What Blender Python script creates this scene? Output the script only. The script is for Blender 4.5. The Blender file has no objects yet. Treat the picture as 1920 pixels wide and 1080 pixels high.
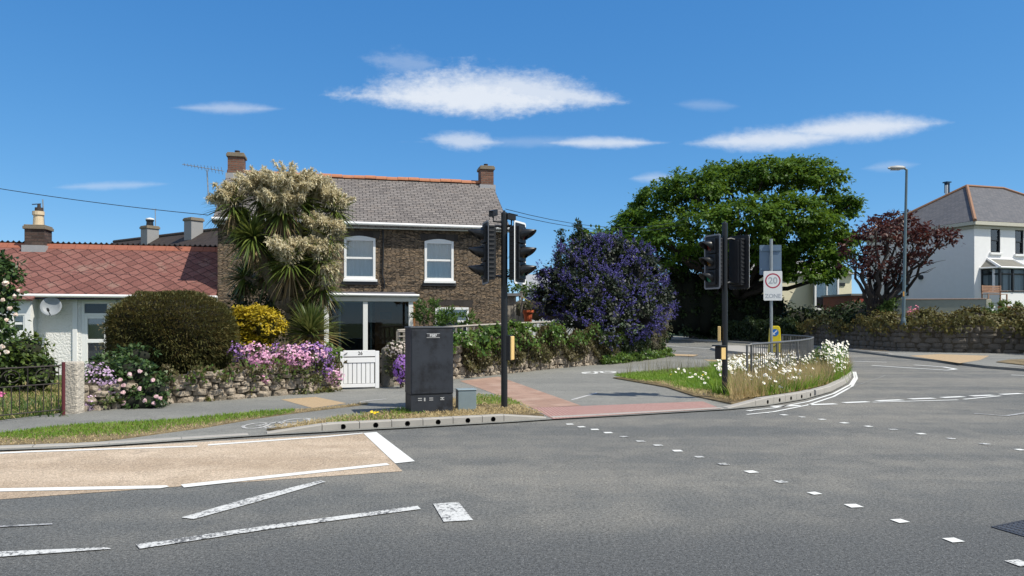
import bpy, bmesh, math, random
import numpy as np
from mathutils import Vector, Matrix
random.seed(7); rng = np.random.default_rng(7)
SC = bpy.context.scene; COL = SC.collection
R = math.radians
# ---------------------------------------------------------------- camera, sky, sun, exposure
F, HZ, CZ = 1387.0, 600.0, 1.7            # focal length and horizon of the 1920x1080 photograph, eye height
cam = bpy.data.cameras.new('camera'); cam.sensor_width = 36; cam.lens = 36 * F / 1920
cam.shift_y = (HZ - 540) / 1920; cam.clip_end = 5000; cam.clip_start = 0.1
co = bpy.data.objects.new('camera', cam); COL.objects.link(co)
co.location = (0, 0, CZ); co.rotation_euler = (R(90), 0, 0); SC.camera = co
SUN_AZ, SUN_EL = R(-24), R(53)
sdir = Vector((math.cos(SUN_AZ) * math.cos(SUN_EL), math.sin(SUN_AZ) * math.cos(SUN_EL), math.sin(SUN_EL)))
sl = bpy.data.lights.new('sun', 'SUN'); sl.energy = 5.0; sl.angle = R(0.5); sl.color = (1, .945, .82)
so = bpy.data.objects.new('sun', sl); COL.objects.link(so); so.rotation_euler = sdir.to_track_quat('Z', 'Y').to_euler()
so.location = (0, 0, 60)
SC.view_settings.view_transform = 'Standard'; SC.view_settings.look = 'None'
SC.view_settings.exposure = 0.16; SC.view_settings.gamma = 1
try:
    SC.cycles.use_denoising = True
    SC.cycles.denoiser = 'OPENIMAGEDENOISE'
    SC.cycles.denoising_input_passes = 'RGB_ALBEDO_NORMAL'
    SC.cycles.max_bounces = 8; SC.cycles.transparent_max_bounces = 16
    SC.cycles.diffuse_bounces = 4; SC.cycles.glossy_bounces = 3; SC.cycles.transmission_bounces = 4
except Exception: pass

# ---------------------------------------------------------------- node helpers
class NT:
    def __init__(s, tree): s.t = tree; s.n = tree.nodes; s.l = tree.links
    def new(s, typ, **kw):
        n = s.n.new(typ)
        for k, v in kw.items():
            if k.startswith('i_'):
                key = k[2:]; key = int(key) if key.isdigit() else key.replace('_', ' ')
                s.set(n.inputs[key], v)
            else: setattr(n, k, v)
        return n
    def set(s, sock, v):
        if isinstance(v, bpy.types.NodeSocket): s.l.new(v, sock)
        else:
            if sock.type == 'RGBA' and not isinstance(v, (int, float)) and len(v) == 3: v = (*v, 1)
            sock.default_value = v
    def math(s, op, a, b=0.0, c=None):
        n = s.n.new('ShaderNodeMath'); n.operation = op
        s.set(n.inputs[0], a); s.set(n.inputs[1], b)
        if c is not None: s.set(n.inputs[2], c)
        return n.outputs[0]
    def mix(s, fac, a, b, blend='MIX'):
        n = s.n.new('ShaderNodeMix'); n.data_type = 'RGBA'; n.blend_type = blend
        s.set(n.inputs[0], fac); s.set(n.inputs[6], a); s.set(n.inputs[7], b)
        return n.outputs[2]
    def noise(s, vec, scale, detail=4, rough=.55, out=0):
        n = s.n.new('ShaderNodeTexNoise'); n.inputs['Scale'].default_value = scale
        n.inputs['Detail'].default_value = detail; n.inputs['Roughness'].default_value = rough
        if vec is not None: s.l.new(vec, n.inputs['Vector'])
        return n.outputs[out]
    def ramp(s, fac, stops):
        n = s.n.new('ShaderNodeValToRGB'); s.set(n.inputs[0], fac)
        e = n.color_ramp.elements
        while len(e) < len(stops): e.new(.5)
        for el, (p, c) in zip(e, stops):
            el.position = p; el.color = (*c, 1) if not isinstance(c, (int, float)) else (c, c, c, 1)
        return n.outputs[0]
    def sstep(s, v, a, b):
        n = s.n.new('ShaderNodeMapRange'); n.interpolation_type = 'SMOOTHSTEP'
        s.set(n.inputs[0], v); s.set(n.inputs[1], a); s.set(n.inputs[2], b)
        return n.outputs[0]
    def mapping(s, vec, scale=(1, 1, 1), rot=(0, 0, 0), loc=(0, 0, 0)):
        n = s.n.new('ShaderNodeMapping'); s.l.new(vec, n.inputs[0])
        n.inputs['Scale'].default_value = scale; n.inputs['Rotation'].default_value = rot; n.inputs['Location'].default_value = loc
        return n.outputs[0]

# ---------------------------------------------------------------- world
W = bpy.data.worlds.new('World'); SC.world = W; W.use_nodes = True
t = NT(W.node_tree); t.n.clear()
sky = t.new('ShaderNodeTexSky', sky_type='NISHITA', sun_disc=False, sun_elevation=SUN_EL, sun_rotation=math.pi / 2 - SUN_AZ,
            air_density=.6, dust_density=.0, ozone_density=4.0, altitude=50)
# the photograph's clear deep-blue air: each channel of the sky rescaled
sc = t.new('ShaderNodeSeparateColor', i_0=sky.outputs[0])
chan = [t.math('MULTIPLY', t.math('POWER', t.math('MULTIPLY', sc.outputs[i], .1), g), A * 10) for i, (A, g) in enumerate(((.83, 1.0), (.83, .65), (.935, .42)))]
skyb = t.new('ShaderNodeCombineColor', i_0=chan[0], i_1=chan[1], i_2=chan[2]).outputs[0]
geo = t.new('ShaderNodeTexCoord')
sep = t.new('ShaderNodeSeparateXYZ', i_0=geo.outputs['Generated'])
yy = t.math('MAXIMUM', sep.outputs[1], .05)
ax = t.math('DIVIDE', sep.outputs[0], yy); az = t.math('DIVIDE', sep.outputs[2], yy)   # tangent of bearing and of altitude
cv = t.new('ShaderNodeCombineXYZ', i_0=ax, i_1=az).outputs[0]
n1 = t.noise(t.mapping(cv, (22, 34, 1)), 1, 6, .6)
n2 = t.noise(t.mapping(cv, (70, 120, 1)), 1, 5, .65)
n3 = t.noise(t.mapping(cv, (9, 14, 1)), 1, 3, .5)
total = None
def cloud(cx, cy, a, b, op, tilt=0.0, fl=.45, up=1.0, pw=2.0, soft=.55):
    """lens cloud at bearing/altitude given in the photograph's pixels"""
    global total
    dx = t.math('DIVIDE', t.math('SUBTRACT', ax, (cx - 960) / F), a / F)
    y0 = t.math('ADD', t.math('MULTIPLY', dx, tilt * b / F), (HZ - cy) / F)
    dy = t.math('DIVIDE', t.math('SUBTRACT', az, y0), b / F)
    dyu = t.math('MAXIMUM', dy, t.math('MULTIPLY', dy, -up))
    e = t.math('SUBTRACT', t.math('SUBTRACT', 1, t.math('POWER', t.math('ABSOLUTE', dx), pw)), dyu)
    nz = t.math('SUBTRACT', t.math('MULTIPLY_ADD', n2, .9, t.math('MULTIPLY', n1, .9)), .9)
    e = t.math('MULTIPLY_ADD', nz, fl * 2.2, e)
    m = t.math('MULTIPLY', t.sstep(e, -.30, soft), op)
    total = m if total is None else t.math('MAXIMUM', total, m)
cloud(885, 186, 252, 60, .93, -.12, .46, 1.9, 1.7, .8)
cloud(985, 172, 190, 40, .80, -.52, .45, 1.4, 2, .8)
cloud(1010, 266, 240, 11, .16, 0, .4, 1, 2, 1)
cloud(872, 264, 80, 18, .62, -.2, .45, 1, 2, .9)
cloud(1130, 268, 115, 13, .72, 0, .35, 1.2, 2, .9)
cloud(1450, 262, 160, 25, .80, .30, .35, 1.2, 2, .9)
cloud(1610, 240, 165, 27, .85, .35, .30, 1.1, 2, .9)
cloud(430, 203, 100, 12, .42, -.1, .3, 1, 2, 1)
cloud(210, 348, 110, 9, .30, .4, .3, 1, 2, 1)
cloud(1225, 333, 46, 11, .38, .2, .3, 1, 2, 1)
cloud(1325, 197, 60, 12, .16, -.2, .3, 1, 2, 1)
cloud(1670, 312, 55, 11, .22, .4, .3, 1, 2, 1)
cloud(760, 118, 80, 24, .22, -.3, .7, 1, 2, 1)
front = t.math('GREATER_THAN', sep.outputs[1], .06)
fac = t.math('MULTIPLY', total, front)
skyc = t.mix(fac, skyb, (7.3, 7.75, 8.4, 1))
# unseen bright cloud added behind the camera to lift and neutralise shadow fill
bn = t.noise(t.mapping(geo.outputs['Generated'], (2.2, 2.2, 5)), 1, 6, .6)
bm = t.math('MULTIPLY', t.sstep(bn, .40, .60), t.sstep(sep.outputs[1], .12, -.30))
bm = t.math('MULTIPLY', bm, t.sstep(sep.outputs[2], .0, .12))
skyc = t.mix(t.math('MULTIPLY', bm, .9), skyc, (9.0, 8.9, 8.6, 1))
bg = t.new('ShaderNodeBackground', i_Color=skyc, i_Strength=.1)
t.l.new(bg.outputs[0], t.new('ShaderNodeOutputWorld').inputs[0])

# ---------------------------------------------------------------- materials
def mat(name):
    m = bpy.data.materials.new(name); m.use_nodes = True
    t = NT(m.node_tree); t.n.clear()
    o = t.new('ShaderNodeOutputMaterial')
    return m, t, o
def principled(t, o, col, rough=.7, bump=None, bstr=.3, bdist=.02, metal=0, spec=.4):
    p = t.new('ShaderNodeBsdfPrincipled')
    t.set(p.inputs['Base Color'], col); t.set(p.inputs['Roughness'], rough); p.inputs['Metallic'].default_value = metal
    p.inputs['Specular IOR Level'].default_value = spec
    if bump is not None:
        b = t.new('ShaderNodeBump', i_Strength=bstr, i_Distance=bdist, i_Height=bump); t.l.new(b.outputs[0], p.inputs['Normal'])
    t.l.new(p.outputs[0], o.inputs[0]); return p
MATS = {}
def plain(name, col, rough=.6, var=.15, scale=6, bump=.1, bscale=40, metal=0, spec=.4, dirt=None, bdist=.01):
    """a paint/render/metal surface with soft large blotches, fine grain and optional dirt"""
    if name in MATS: return MATS[name]
    m, t, o = mat(name); c = t.new('ShaderNodeTexCoord').outputs['Object']
    n = t.noise(c, scale, 5, .6); f = t.noise(c, bscale, 4, .6)
    k = t.math('MULTIPLY_ADD', n, 2 * var, 1 - var)
    colr = t.mix(1, col, t.new('ShaderNodeCombineColor', i_0=k, i_1=k, i_2=k).outputs[0], 'MULTIPLY')
    if dirt:
        d = t.sstep(t.noise(c, scale * .6, 6, .7), dirt[1], dirt[1] + .18)
        colr = t.mix(t.math('MULTIPLY', d, dirt[2] if len(dirt) > 2 else .7), colr, dirt[0])
    principled(t, o, colr, rough, f, bump, bdist, metal, spec)
    MATS[name] = m; return m
def leafmat(name, cols, rough=.55, trans=.3, tcol=None, spec=.35):
    """leaves: each leaf its own tone between the given colours, some light through the blade"""
    if name in MATS: return MATS[name]
    m, t, o = mat(name)
    g = t.new('ShaderNodeNewGeometry'); r = g.outputs['Random Per Island']
    pos = g.outputs['Position']
    big = t.noise(pos, 1.1, 3, .6)
    f = t.math('MULTIPLY_ADD', r, .65, t.math('MULTIPLY', t.sstep(big, .3, .7), .35))
    n = len(cols)
    c = t.ramp(f, [(i / max(1, n - 1), x) for i, x in enumerate(cols)])
    p = t.new('ShaderNodeBsdfPrincipled', i_Base_Color=c, i_Roughness=rough); p.inputs['Specular IOR Level'].default_value = spec
    tr = t.new('ShaderNodeBsdfTranslucent', i_Color=t.mix(.6, c, tcol or tuple(min(1, x * 1.6) for x in cols[-1])))
    mx = t.new('ShaderNodeMixShader', i_0=trans); t.l.new(p.outputs[0], mx.inputs[1]); t.l.new(tr.outputs[0], mx.inputs[2])
    t.l.new(mx.outputs[0], o.inputs[0]); MATS[name] = m; return m
def glassmat(name, tint=(.75, .8, .82), base=.08):
    if name in MATS: return MATS[name]
    m, t, o = mat(name)
    a = t.new('ShaderNodeBsdfTransparent', i_Color=tint); b = t.new('ShaderNodeBsdfGlossy', i_Color=(.9, .93, .95), i_Roughness=.02)
    fr = t.new('ShaderNodeFresnel', i_IOR=1.5)
    mx = t.new('ShaderNodeMixShader', i_0=t.math('ADD', fr.outputs[0], base)); t.l.new(a.outputs[0], mx.inputs[1]); t.l.new(b.outputs[0], mx.inputs[2])
    t.l.new(mx.outputs[0], o.inputs[0]); MATS[name] = m; return m
def asphalt(name, c1, c2, grain=.5, speck=.18, lane=False):
    m, t, o = mat(name); c = t.new('ShaderNodeTexCoord').outputs['Object']
    big = t.noise(c, .22, 3, .5); mid = t.noise(c, 2.2, 5, .6); fine = t.sstep(t.noise(c, 95, 2, .6), .28, .72); sp = t.noise(c, 60, 1, .5)
    grit = t.sstep(t.noise(c, 34, 3, .7), .30, .70)
    lng = t.noise(t.mapping(c, (.035, .55, 1), (0, 0, R(-14))), 1, 4, .55)       # wear bands along the traffic
    f = t.math('ADD', t.math('MULTIPLY', big, .3), t.math('ADD', t.math('MULTIPLY', mid, .3), t.math('MULTIPLY', lng, .6)))
    col = t.mix(t.sstep(f, .46, .74), c1, c2)
    crack = t.noise(t.mapping(c, (1, 1, 1)), .55, 8, .72)
    cr = t.math('LESS_THAN', t.math('ABSOLUTE', t.math('SUBTRACT', crack, .5)), .0016)
    col = t.mix(t.math('MULTIPLY', cr, .65), col, (.03, .03, .03, 1))
    stain = t.sstep(t.noise(c, .9, 6, .7), .63, .72)
    col = t.mix(t.math('MULTIPLY', stain, .35), col, (.05, .05, .052, 1))
    if lane:                                              # the near lane's newer, darker surfacing
        sx = t.new('ShaderNodeSeparateXYZ', i_0=c); u = t.math('MULTIPLY_ADD', sx.outputs[0], -.10, t.math('MULTIPLY_ADD', big, 2.4, sx.outputs[1]))
        col = t.mix(t.sstep(u, 8.3, 6.0), col, t.mix(.5, c1, (.055, .058, .062, 1)))
    k = t.math('MULTIPLY_ADD', t.math('ADD', t.math('MULTIPLY', fine, .55), t.math('MULTIPLY', grit, .45)), 2.6 * grain, 1 - 1.3 * grain)
    col = t.mix(1, col, t.new('ShaderNodeCombineColor', i_0=k, i_1=k, i_2=k).outputs[0], 'MULTIPLY')
    col = t.mix(t.math('MULTIPLY', t.sstep(sp, .64, .72), speck), col, (.55, .53, .5, 1))
    principled(t, o, col, .88, t.math('ADD', fine, t.math('MULTIPLY', sp, .6)), .5, .006, spec=.25)
    MATS[name] = m; return m
def paintmark(name, col, wear, under=(.09, .09, .09), scale=26):
    m, t, o = mat(name); c = t.new('ShaderNodeTexCoord').outputs['Object']
    n = t.math('ADD', t.math('MULTIPLY', t.noise(c, scale, 6, .75), .65), t.math('MULTIPLY', t.noise(c, 2.5, 4, .6), .35))
    k = t.sstep(n, wear - .03, wear + .04)
    fine = t.noise(c, 90, 2)
    principled(t, o, t.mix(k, t.mix(fine, tuple(x * .82 for x in col), col), under), .75, fine, .3, .004)
    MATS[name] = m; return m
def bricks(name, cols, mortar, bw, rh, ms, distort=.0, dscale=3, bstr=.6, bdist=.02, rot=0, stain=None, rough=.85, holes=None, offset=.5, msm=.1, bias=0., var=.25, nscale=18):
    """courses of stone, brick, slate or paving laid in metres along the surface (auto UV)"""
    m, t, o = mat(name); uv = t.new('ShaderNodeTexCoord').outputs['UV']
    obj = t.new('ShaderNodeTexCoord').outputs['Object']
    if rot: uv = t.mapping(uv, rot=(0, 0, rot))
    v = uv
    if distort:
        nz = t.new('ShaderNodeTexNoise', i_Scale=dscale, i_Detail=3); t.l.new(uv, nz.inputs['Vector'])
        va = t.new('ShaderNodeVectorMath', operation='SUBTRACT', i_0=nz.outputs['Color'], i_1=(.5, .5, .5))
        vs = t.new('ShaderNodeVectorMath', operation='SCALE', i_0=va.outputs[0]); vs.inputs['Scale'].default_value = distort
        v = t.new('ShaderNodeVectorMath', operation='ADD', i_0=uv, i_1=vs.outputs[0]).outputs[0]
    def bt(c1, c2, cm, sq=1.0):
        b = t.new('ShaderNodeTexBrick', i_Color1=c1, i_Color2=c2, i_Mortar=cm, i_Scale=1.0, i_Mortar_Size=ms, i_Mortar_Smooth=msm, i_Bias=bias, i_Brick_Width=bw, i_Row_Height=rh)
        b.offset = offset; b.squash = sq; t.l.new(v, b.inputs['Vector']); return b
    b = bt((0, 0, 0), (1, 1, 1), (.5, .5, .5)); gap = b.outputs['Fac']
    cell = t.new('ShaderNodeSeparateColor', i_0=b.outputs['Color']).outputs[0]
    n = t.noise(obj, nscale, 5, .65); big = t.noise(obj, 1.3, 4, .6)
    f = t.math('ADD', t.math('MULTIPLY', cell, .7), t.math('MULTIPLY_ADD', n, .5, -.1))
    f = t.math('MULTIPLY_ADD', t.math('SUBTRACT', big, .5), .5, f)
    k = len(cols); col = t.ramp(f, [(.08 + .84 * i / max(1, k - 1), x) for i, x in enumerate(cols)])
    g = t.math('MULTIPLY_ADD', n, 2 * var, 1 - var); col = t.mix(1, col, t.new('ShaderNodeCombineColor', i_0=g, i_1=g, i_2=g).outputs[0], 'MULTIPLY')
    if stain:
        col = t.mix(t.math('MULTIPLY', t.sstep(t.noise(obj, stain[1], 5, .7), stain[2], stain[2] + .12), .7), col, stain[0])
    gm = t.math('MULTIPLY', gap, .92)
    col = t.mix(gm, col, mortar)
    if holes:
        vo = t.new('ShaderNodeTexVoronoi', i_Scale=holes[0]); t.l.new(uv, vo.inputs['Vector'])
        h = t.math('LESS_THAN', vo.outputs['Distance'], holes[1]); col = t.mix(h, col, (.01, .01, .01, 1))
    hgt = t.math('ADD', t.math('SUBTRACT', 1, gap), t.math('ADD', t.math('MULTIPLY', n, .5), t.math('MULTIPLY', cell, .35)))
    principled(t, o, col, rough, hgt, bstr, bdist, spec=.3)
    MATS[name] = m; return m

M_black = plain('black_paint', (.011, .012, .014), .38, .25, 3, .05, 60, spec=.45)
M_blackmat = plain('black_plastic', (.014, .015, .018), .5, .2, 5, .05, 60)
M_grey_edge = plain('grey_plastic', (.22, .23, .25), .5, .1, 5, .05)
M_white = plain('white_gloss', (.80, .80, .79), .4, .04, 4, .03, dirt=((.45, .42, .36), .66, .35))
M_whiteborder = plain('white_reflective', (.78, .78, .78), .45, .03)
M_steel = plain('galvanised_steel', (.34, .36, .37), .45, .12, 9, .05, metal=.55)
M_lampgreen = plain('grey_green_pole', (.12, .17, .19), .45, .12, 6, .05, metal=.2)
M_cabinet = plain('dark_cabinet_paint', (.027, .031, .040), .5, .4, 2.6, .15, 90, dirt=((.007, .007, .009), .46, .95))
M_boxgrey = plain('grey_green_box', (.19, .24, .26), .55, .18, 7, .1, dirt=((.10, .11, .11), .62, .5))
M_render = plain('white_render', (.77, .77, .77), .8, .06, 3, .35, 55, dirt=((.55, .54, .50), .68, .5))
M_roughcast = plain('white_roughcast', (.78, .77, .75), .85, .06, 3, .9, 16, bdist=.05)
M_cream = plain('cream_render', (.74, .68, .50), .8, .06, 3, .2, 40)
M_greyrender = plain('grey_render', (.30, .31, .27), .85, .15, 2, .3, 40, dirt=((.16, .16, .13), .6, .6))
M_slatepl = plain('slate_plain', (.10, .10, .12), .6, .15, 2, .25, 25)
M_terra = plain('terracotta_ridge', (.40, .165, .085), .8, .25, 9, .3, 40, dirt=((.20, .13, .09), .58, .6))
M_darktile = plain('dark_brown_tile', (.050, .038, .033), .8, .25, 6, .4, 30)
M_wood = plain('weathered_timber', (.30, .27, .23), .8, .25, 12, .4, 60)
M_brownwood = plain('brown_boarding', (.30, .14, .055), .6, .2, 7, .2, 40)
M_interior = plain('dim_interior', (.10, .085, .075), .9, .3, 2, .1)
M_curtain = plain('net_curtain', (.80, .81, .82), .9, .1, 5, .3, 12)
M_concrete = plain('kerb_concrete', (.34, .32, .29), .85, .15, 5, .35, 70, dirt=((.17, .15, .13), .58, .6))
M_hole = plain('drain_dark', (.008, .008, .008), .9, .1)
M_chimbrick = bricks('chimney_brick', [(.10, .045, .03), (.17, .075, .05), (.23, .11, .075)], (.14, .12, .10), .225, .075, .012, .01, 8, .5, .01)
M_yellow = plain('yellow_plastic', (.78, .60, .02), .4, .05, 4, .05)
M_paleyellow = plain('pale_yellow_plastic', (.72, .50, .20), .5, .08, 6, .05)
M_blue = plain('sign_blue', (.02, .16, .50), .4, .04)
M_red = plain('sign_red', (.42, .02, .06), .45, .1)
M_signgrey = plain('faded_grey_lettering', (.42, .44, .48), .5, .15, 20)
M_signback = plain('sign_back_grey', (.13, .19, .27), .5, .1, 4, .05)
M_bark = plain('grey_brown_bark', (.09, .07, .055), .9, .3, 8, .8, 25, bdist=.03)
M_darkbark = plain('dark_bark', (.035, .028, .024), .9, .3, 8, .8, 25, bdist=.03)
M_soil = plain('dry_soil', (.17, .12, .075), .95, .3, 6, .6, 40, bdist=.02)
M_glass = glassmat('window_glass', base=.08)
M_glassd = glassmat('dark_glass', (.55, .6, .62), .0)
M_maroon = plain('maroon_paint', (.10, .02, .025), .6, .2, 8, .1)
M_navy = plain('navy_fascia', (.012, .02, .07), .5, .1)

def rubblemat(name, cols, mortar, sx, sy, gap=.05, dist=.10, bstr=1., bdist=.05, stain=None):
    """irregular stones, flatter than tall, with recessed joints"""
    m, t, o = mat(name); uv = t.new('ShaderNodeTexCoord').outputs['UV']; obj = t.new('ShaderNodeTexCoord').outputs['Object']
    nz = t.new('ShaderNodeTexNoise', i_Scale=3.0, i_Detail=3); t.l.new(uv, nz.inputs['Vector'])
    va = t.new('ShaderNodeVectorMath', operation='SUBTRACT', i_0=nz.outputs['Color'], i_1=(.5, .5, .5)); vs = t.new('ShaderNodeVectorMath', operation='SCALE', i_0=va.outputs[0]); vs.inputs['Scale'].default_value = dist
    v = t.new('ShaderNodeVectorMath', operation='ADD', i_0=uv, i_1=vs.outputs[0]).outputs[0]; v = t.mapping(v, (sx, sy, 1))
    a = t.new('ShaderNodeTexVoronoi', voronoi_dimensions='2D'); t.l.new(v, a.inputs['Vector']); b = t.new('ShaderNodeTexVoronoi', voronoi_dimensions='2D', feature='DISTANCE_TO_EDGE'); t.l.new(v, b.inputs['Vector'])
    for q in (a, b): q.inputs['Randomness'].default_value = .92
    cell = t.new('ShaderNodeSeparateColor', i_0=a.outputs['Color']).outputs[0]; n = t.noise(obj, 16, 6, .7); big = t.noise(obj, .9, 4, .6)
    f = t.math('ADD', t.math('MULTIPLY', cell, .75), t.math('MULTIPLY_ADD', n, .5, -.12)); f = t.math('MULTIPLY_ADD', t.math('SUBTRACT', big, .5), .5, f)
    k = len(cols); col = t.ramp(f, [(.08 + .84 * i / max(1, k - 1), x) for i, x in enumerate(cols)])
    g = t.math('MULTIPLY_ADD', n, .5, .75); col = t.mix(1, col, t.new('ShaderNodeCombineColor', i_0=g, i_1=g, i_2=g).outputs[0], 'MULTIPLY')
    if stain: col = t.mix(t.math('MULTIPLY', t.sstep(t.noise(obj, stain[1], 5, .7), stain[2], stain[2] + .12), .6), col, stain[0])
    e = t.sstep(b.outputs['Distance'], gap * .35, gap); col = t.mix(e, mortar, col)
    h = t.math('ADD', t.math('MULTIPLY', t.sstep(b.outputs['Distance'], 0, gap * 3), 1.0), t.math('MULTIPLY_ADD', n, .55, t.math('MULTIPLY', cell, .5)))
    principled(t, o, col, .9, h, bstr, bdist, spec=.25); MATS[name] = m; return m
# ---------------------------------------------------------------- geometry helpers
def P(px, py, Y): return Vector(((px - 960) / F * Y, Y, CZ - (py - HZ) / F * Y))
def G(px, py, z=0.0):
    Y = (CZ - z) * F / (py - HZ); return Vector(((px - 960) / F * Y, Y, z))
FR = {}
def props(o, label=None, cat=None, group=None, kind=None):
    if label: o['label'] = label
    if cat: o['category'] = cat
    if group: o['group'] = group
    if kind: o['kind'] = kind
    return o
def thing(name, label, cat, loc=(0, 0, 0), rotz=0.0, group=None):
    o = bpy.data.objects.new(name, None); COL.objects.link(o); o.location = loc; o.rotation_euler = (0, 0, rotz)
    o.empty_display_size = .2
    FR[o.name] = Matrix.Translation(loc) @ Matrix.Rotation(rotz, 4, 'Z')
    return props(o, label, cat, group)
def autouv(me):
    n = len(me.loops)
    if not n: return
    co = np.empty(len(me.vertices) * 3, np.float32); me.vertices.foreach_get('co', co); co = co.reshape(-1, 3)
    li = np.empty(n, np.int32); me.loops.foreach_get('vertex_index', li)
    pn = np.empty(len(me.polygons) * 3, np.float32); me.polygons.foreach_get('normal', pn); pn = pn.reshape(-1, 3)
    lt = np.empty(len(me.polygons), np.int32); me.polygons.foreach_get('loop_total', lt)
    N = np.repeat(pn, lt, axis=0)
    T = np.stack([-N[:, 1], N[:, 0], np.zeros(n)], 1); L = np.linalg.norm(T, axis=1, keepdims=True)
    flat = L[:, 0] < .05
    T = np.where(L > .05, T / np.maximum(L, 1e-6), np.array([[1, 0, 0]])); 
    B = np.cross(N, T); B[flat] = np.array([0, 1, 0])
    p = co[li]; uv = np.stack([(p * T).sum(1), (p * B).sum(1)], 1).astype(np.float32)
    l = me.uv_layers.new(name='UVMap'); l.data.foreach_set('uv', uv.ravel())
class MB:
    def __init__(s): s.v = []; s.f = []
    def add(s, vs, fs):
        k = len(s.v); s.v += [tuple(x) for x in vs]; s.f += [tuple(i + k for i in f) for f in fs]; return s
    def box(s, x0, x1, y0, y1, z0, z1, M=None):
        vs = [Vector((x, y, z)) for z in (z0, z1) for y in (y0, y1) for x in (x0, x1)]
        if M is not None: vs = [M @ q for q in vs]
        return s.add(vs, [(0, 2, 3, 1), (4, 5, 7, 6), (0, 1, 5, 4), (2, 6, 7, 3), (0, 4, 6, 2), (1, 3, 7, 5)])
    def tube(s, pts, r, n=10, cap=True):
        pts = [Vector(p) for p in pts]; rs = r if isinstance(r, (list, tuple)) else [r] * len(pts)
        k = len(s.v); ref = None
        for i, p in enumerate(pts):
            d = (pts[min(i + 1, len(pts) - 1)] - pts[max(i - 1, 0)])
            d = d.normalized() if d.length > 1e-9 else Vector((0, 0, 1))
            if ref is None:
                ref = d.cross(Vector((0, 0, 1)) if abs(d.z) < .9 else Vector((1, 0, 0))).normalized()
            a = (ref - d * ref.dot(d)); a = a.normalized() if a.length > 1e-6 else d.orthogonal().normalized(); ref = a; b = d.cross(a)
            for j in range(n):
                th = 2 * math.pi * j / n; s.v.append(tuple(p + (a * math.cos(th) + b * math.sin(th)) * rs[i]))
        for i in range(len(pts) - 1):
            for j in range(n):
                s.f.append((k + i * n + j, k + i * n + (j + 1) % n, k + (i + 1) * n + (j + 1) % n, k + (i + 1) * n + j))
        if cap:
            s.f.append(tuple(k + j for j in reversed(range(n)))); s.f.append(tuple(k + (len(pts) - 1) * n + j for j in range(n)))
        return s
    def lathe(s, prof, c=(0, 0, 0), n=20):
        k = len(s.v); c = Vector(c)
        for r, z in prof:
            for j in range(n):
                th = 2 * math.pi * j / n; s.v.append((c.x + r * math.cos(th), c.y + r * math.sin(th), c.z + z))
        for i in range(len(prof) - 1):
            for j in range(n): s.f.append((k + i * n + j, k + i * n + (j + 1) % n, k + (i + 1) * n + (j + 1) % n, k + (i + 1) * n + j))
        s.f.append(tuple(k + j for j in reversed(range(n)))); s.f.append(tuple(k + (len(prof) - 1) * n + j for j in range(n)))
        return s
    def prism(s, poly, d, M=None):
        """poly: 3-D points of a face, d: extrusion vector"""
        d = Vector(d); a = [Vector(p) for p in poly]; b = [p + d for p in a]; n = len(a)
        vs = a + b
        if M is not None: vs = [M @ q for q in vs]
        return s.add(vs, [tuple(reversed(range(n))), tuple(range(n, 2 * n))] + [(i, (i + 1) % n, n + (i + 1) % n, n + i) for i in range(n)])
    def wall(s, x0, x1, z0, z1, y, holes, depth):
        """front face at y (facing -y) with openings and their reveals going back by depth"""
        xs = sorted({x0, x1, *[h[0] for h in holes], *[h[1] for h in holes]}); zs = sorted({z0, z1, *[h[2] for h in holes], *[h[3] for h in holes]})
        for i in range(len(xs) - 1):
            for j in range(len(zs) - 1):
                mx, mz = (xs[i] + xs[i + 1]) / 2, (zs[j] + zs[j + 1]) / 2
                if any(h[0] < mx < h[1] and h[2] < mz < h[3] for h in holes): continue
                s.add([(xs[i], y, zs[j]), (xs[i + 1], y, zs[j]), (xs[i + 1], y, zs[j + 1]), (xs[i], y, zs[j + 1])], [(0, 1, 2, 3)])
        for a, b, c, e in holes:
            q = y + depth
            s.add([(a, y, c), (b, y, c), (b, y, e), (a, y, e), (a, q, c), (b, q, c), (b, q, e), (a, q, e)],
                  [(0, 4, 5, 1), (1, 5, 6, 2), (2, 6, 7, 3), (3, 7, 4, 0)])
        return s
    def build(s, name, m, parent=None, bevel=0, smooth=False, world=False, kind=None, label=None, M=None, seg=2):
        me = bpy.data.meshes.new(name); vs = s.v
        if M is not None: vs = [tuple(M @ Vector(v)) for v in vs]
        if world and parent is not None:
            I = FR[parent.name].inverted(); vs = [tuple(I @ Vector(v)) for v in vs]
        me.from_pydata(vs, [], s.f); me.update()
        return finish(me, name, m, parent, bevel, smooth, kind, label, seg)
def finish(me, name, m, parent=None, bevel=0, smooth=False, kind=None, label=None, seg=2):
    autouv(me)
    o = bpy.data.objects.new(name, me); COL.objects.link(o)
    if m is not None: me.materials.append(m)
    if parent is not None: o.parent = parent; FR[o.name] = FR[parent.name]
    else: FR[o.name] = Matrix.Identity(4)
    if smooth: me.polygons.foreach_set('use_smooth', [True] * len(me.polygons))
    if bevel:
        b = o.modifiers.new('bevel', 'BEVEL'); b.width = bevel; b.segments = seg; b.limit_method = 'ANGLE'; b.angle_limit = R(40)
    if kind: o['kind'] = kind
    if label: o['label'] = label
    return o
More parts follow.
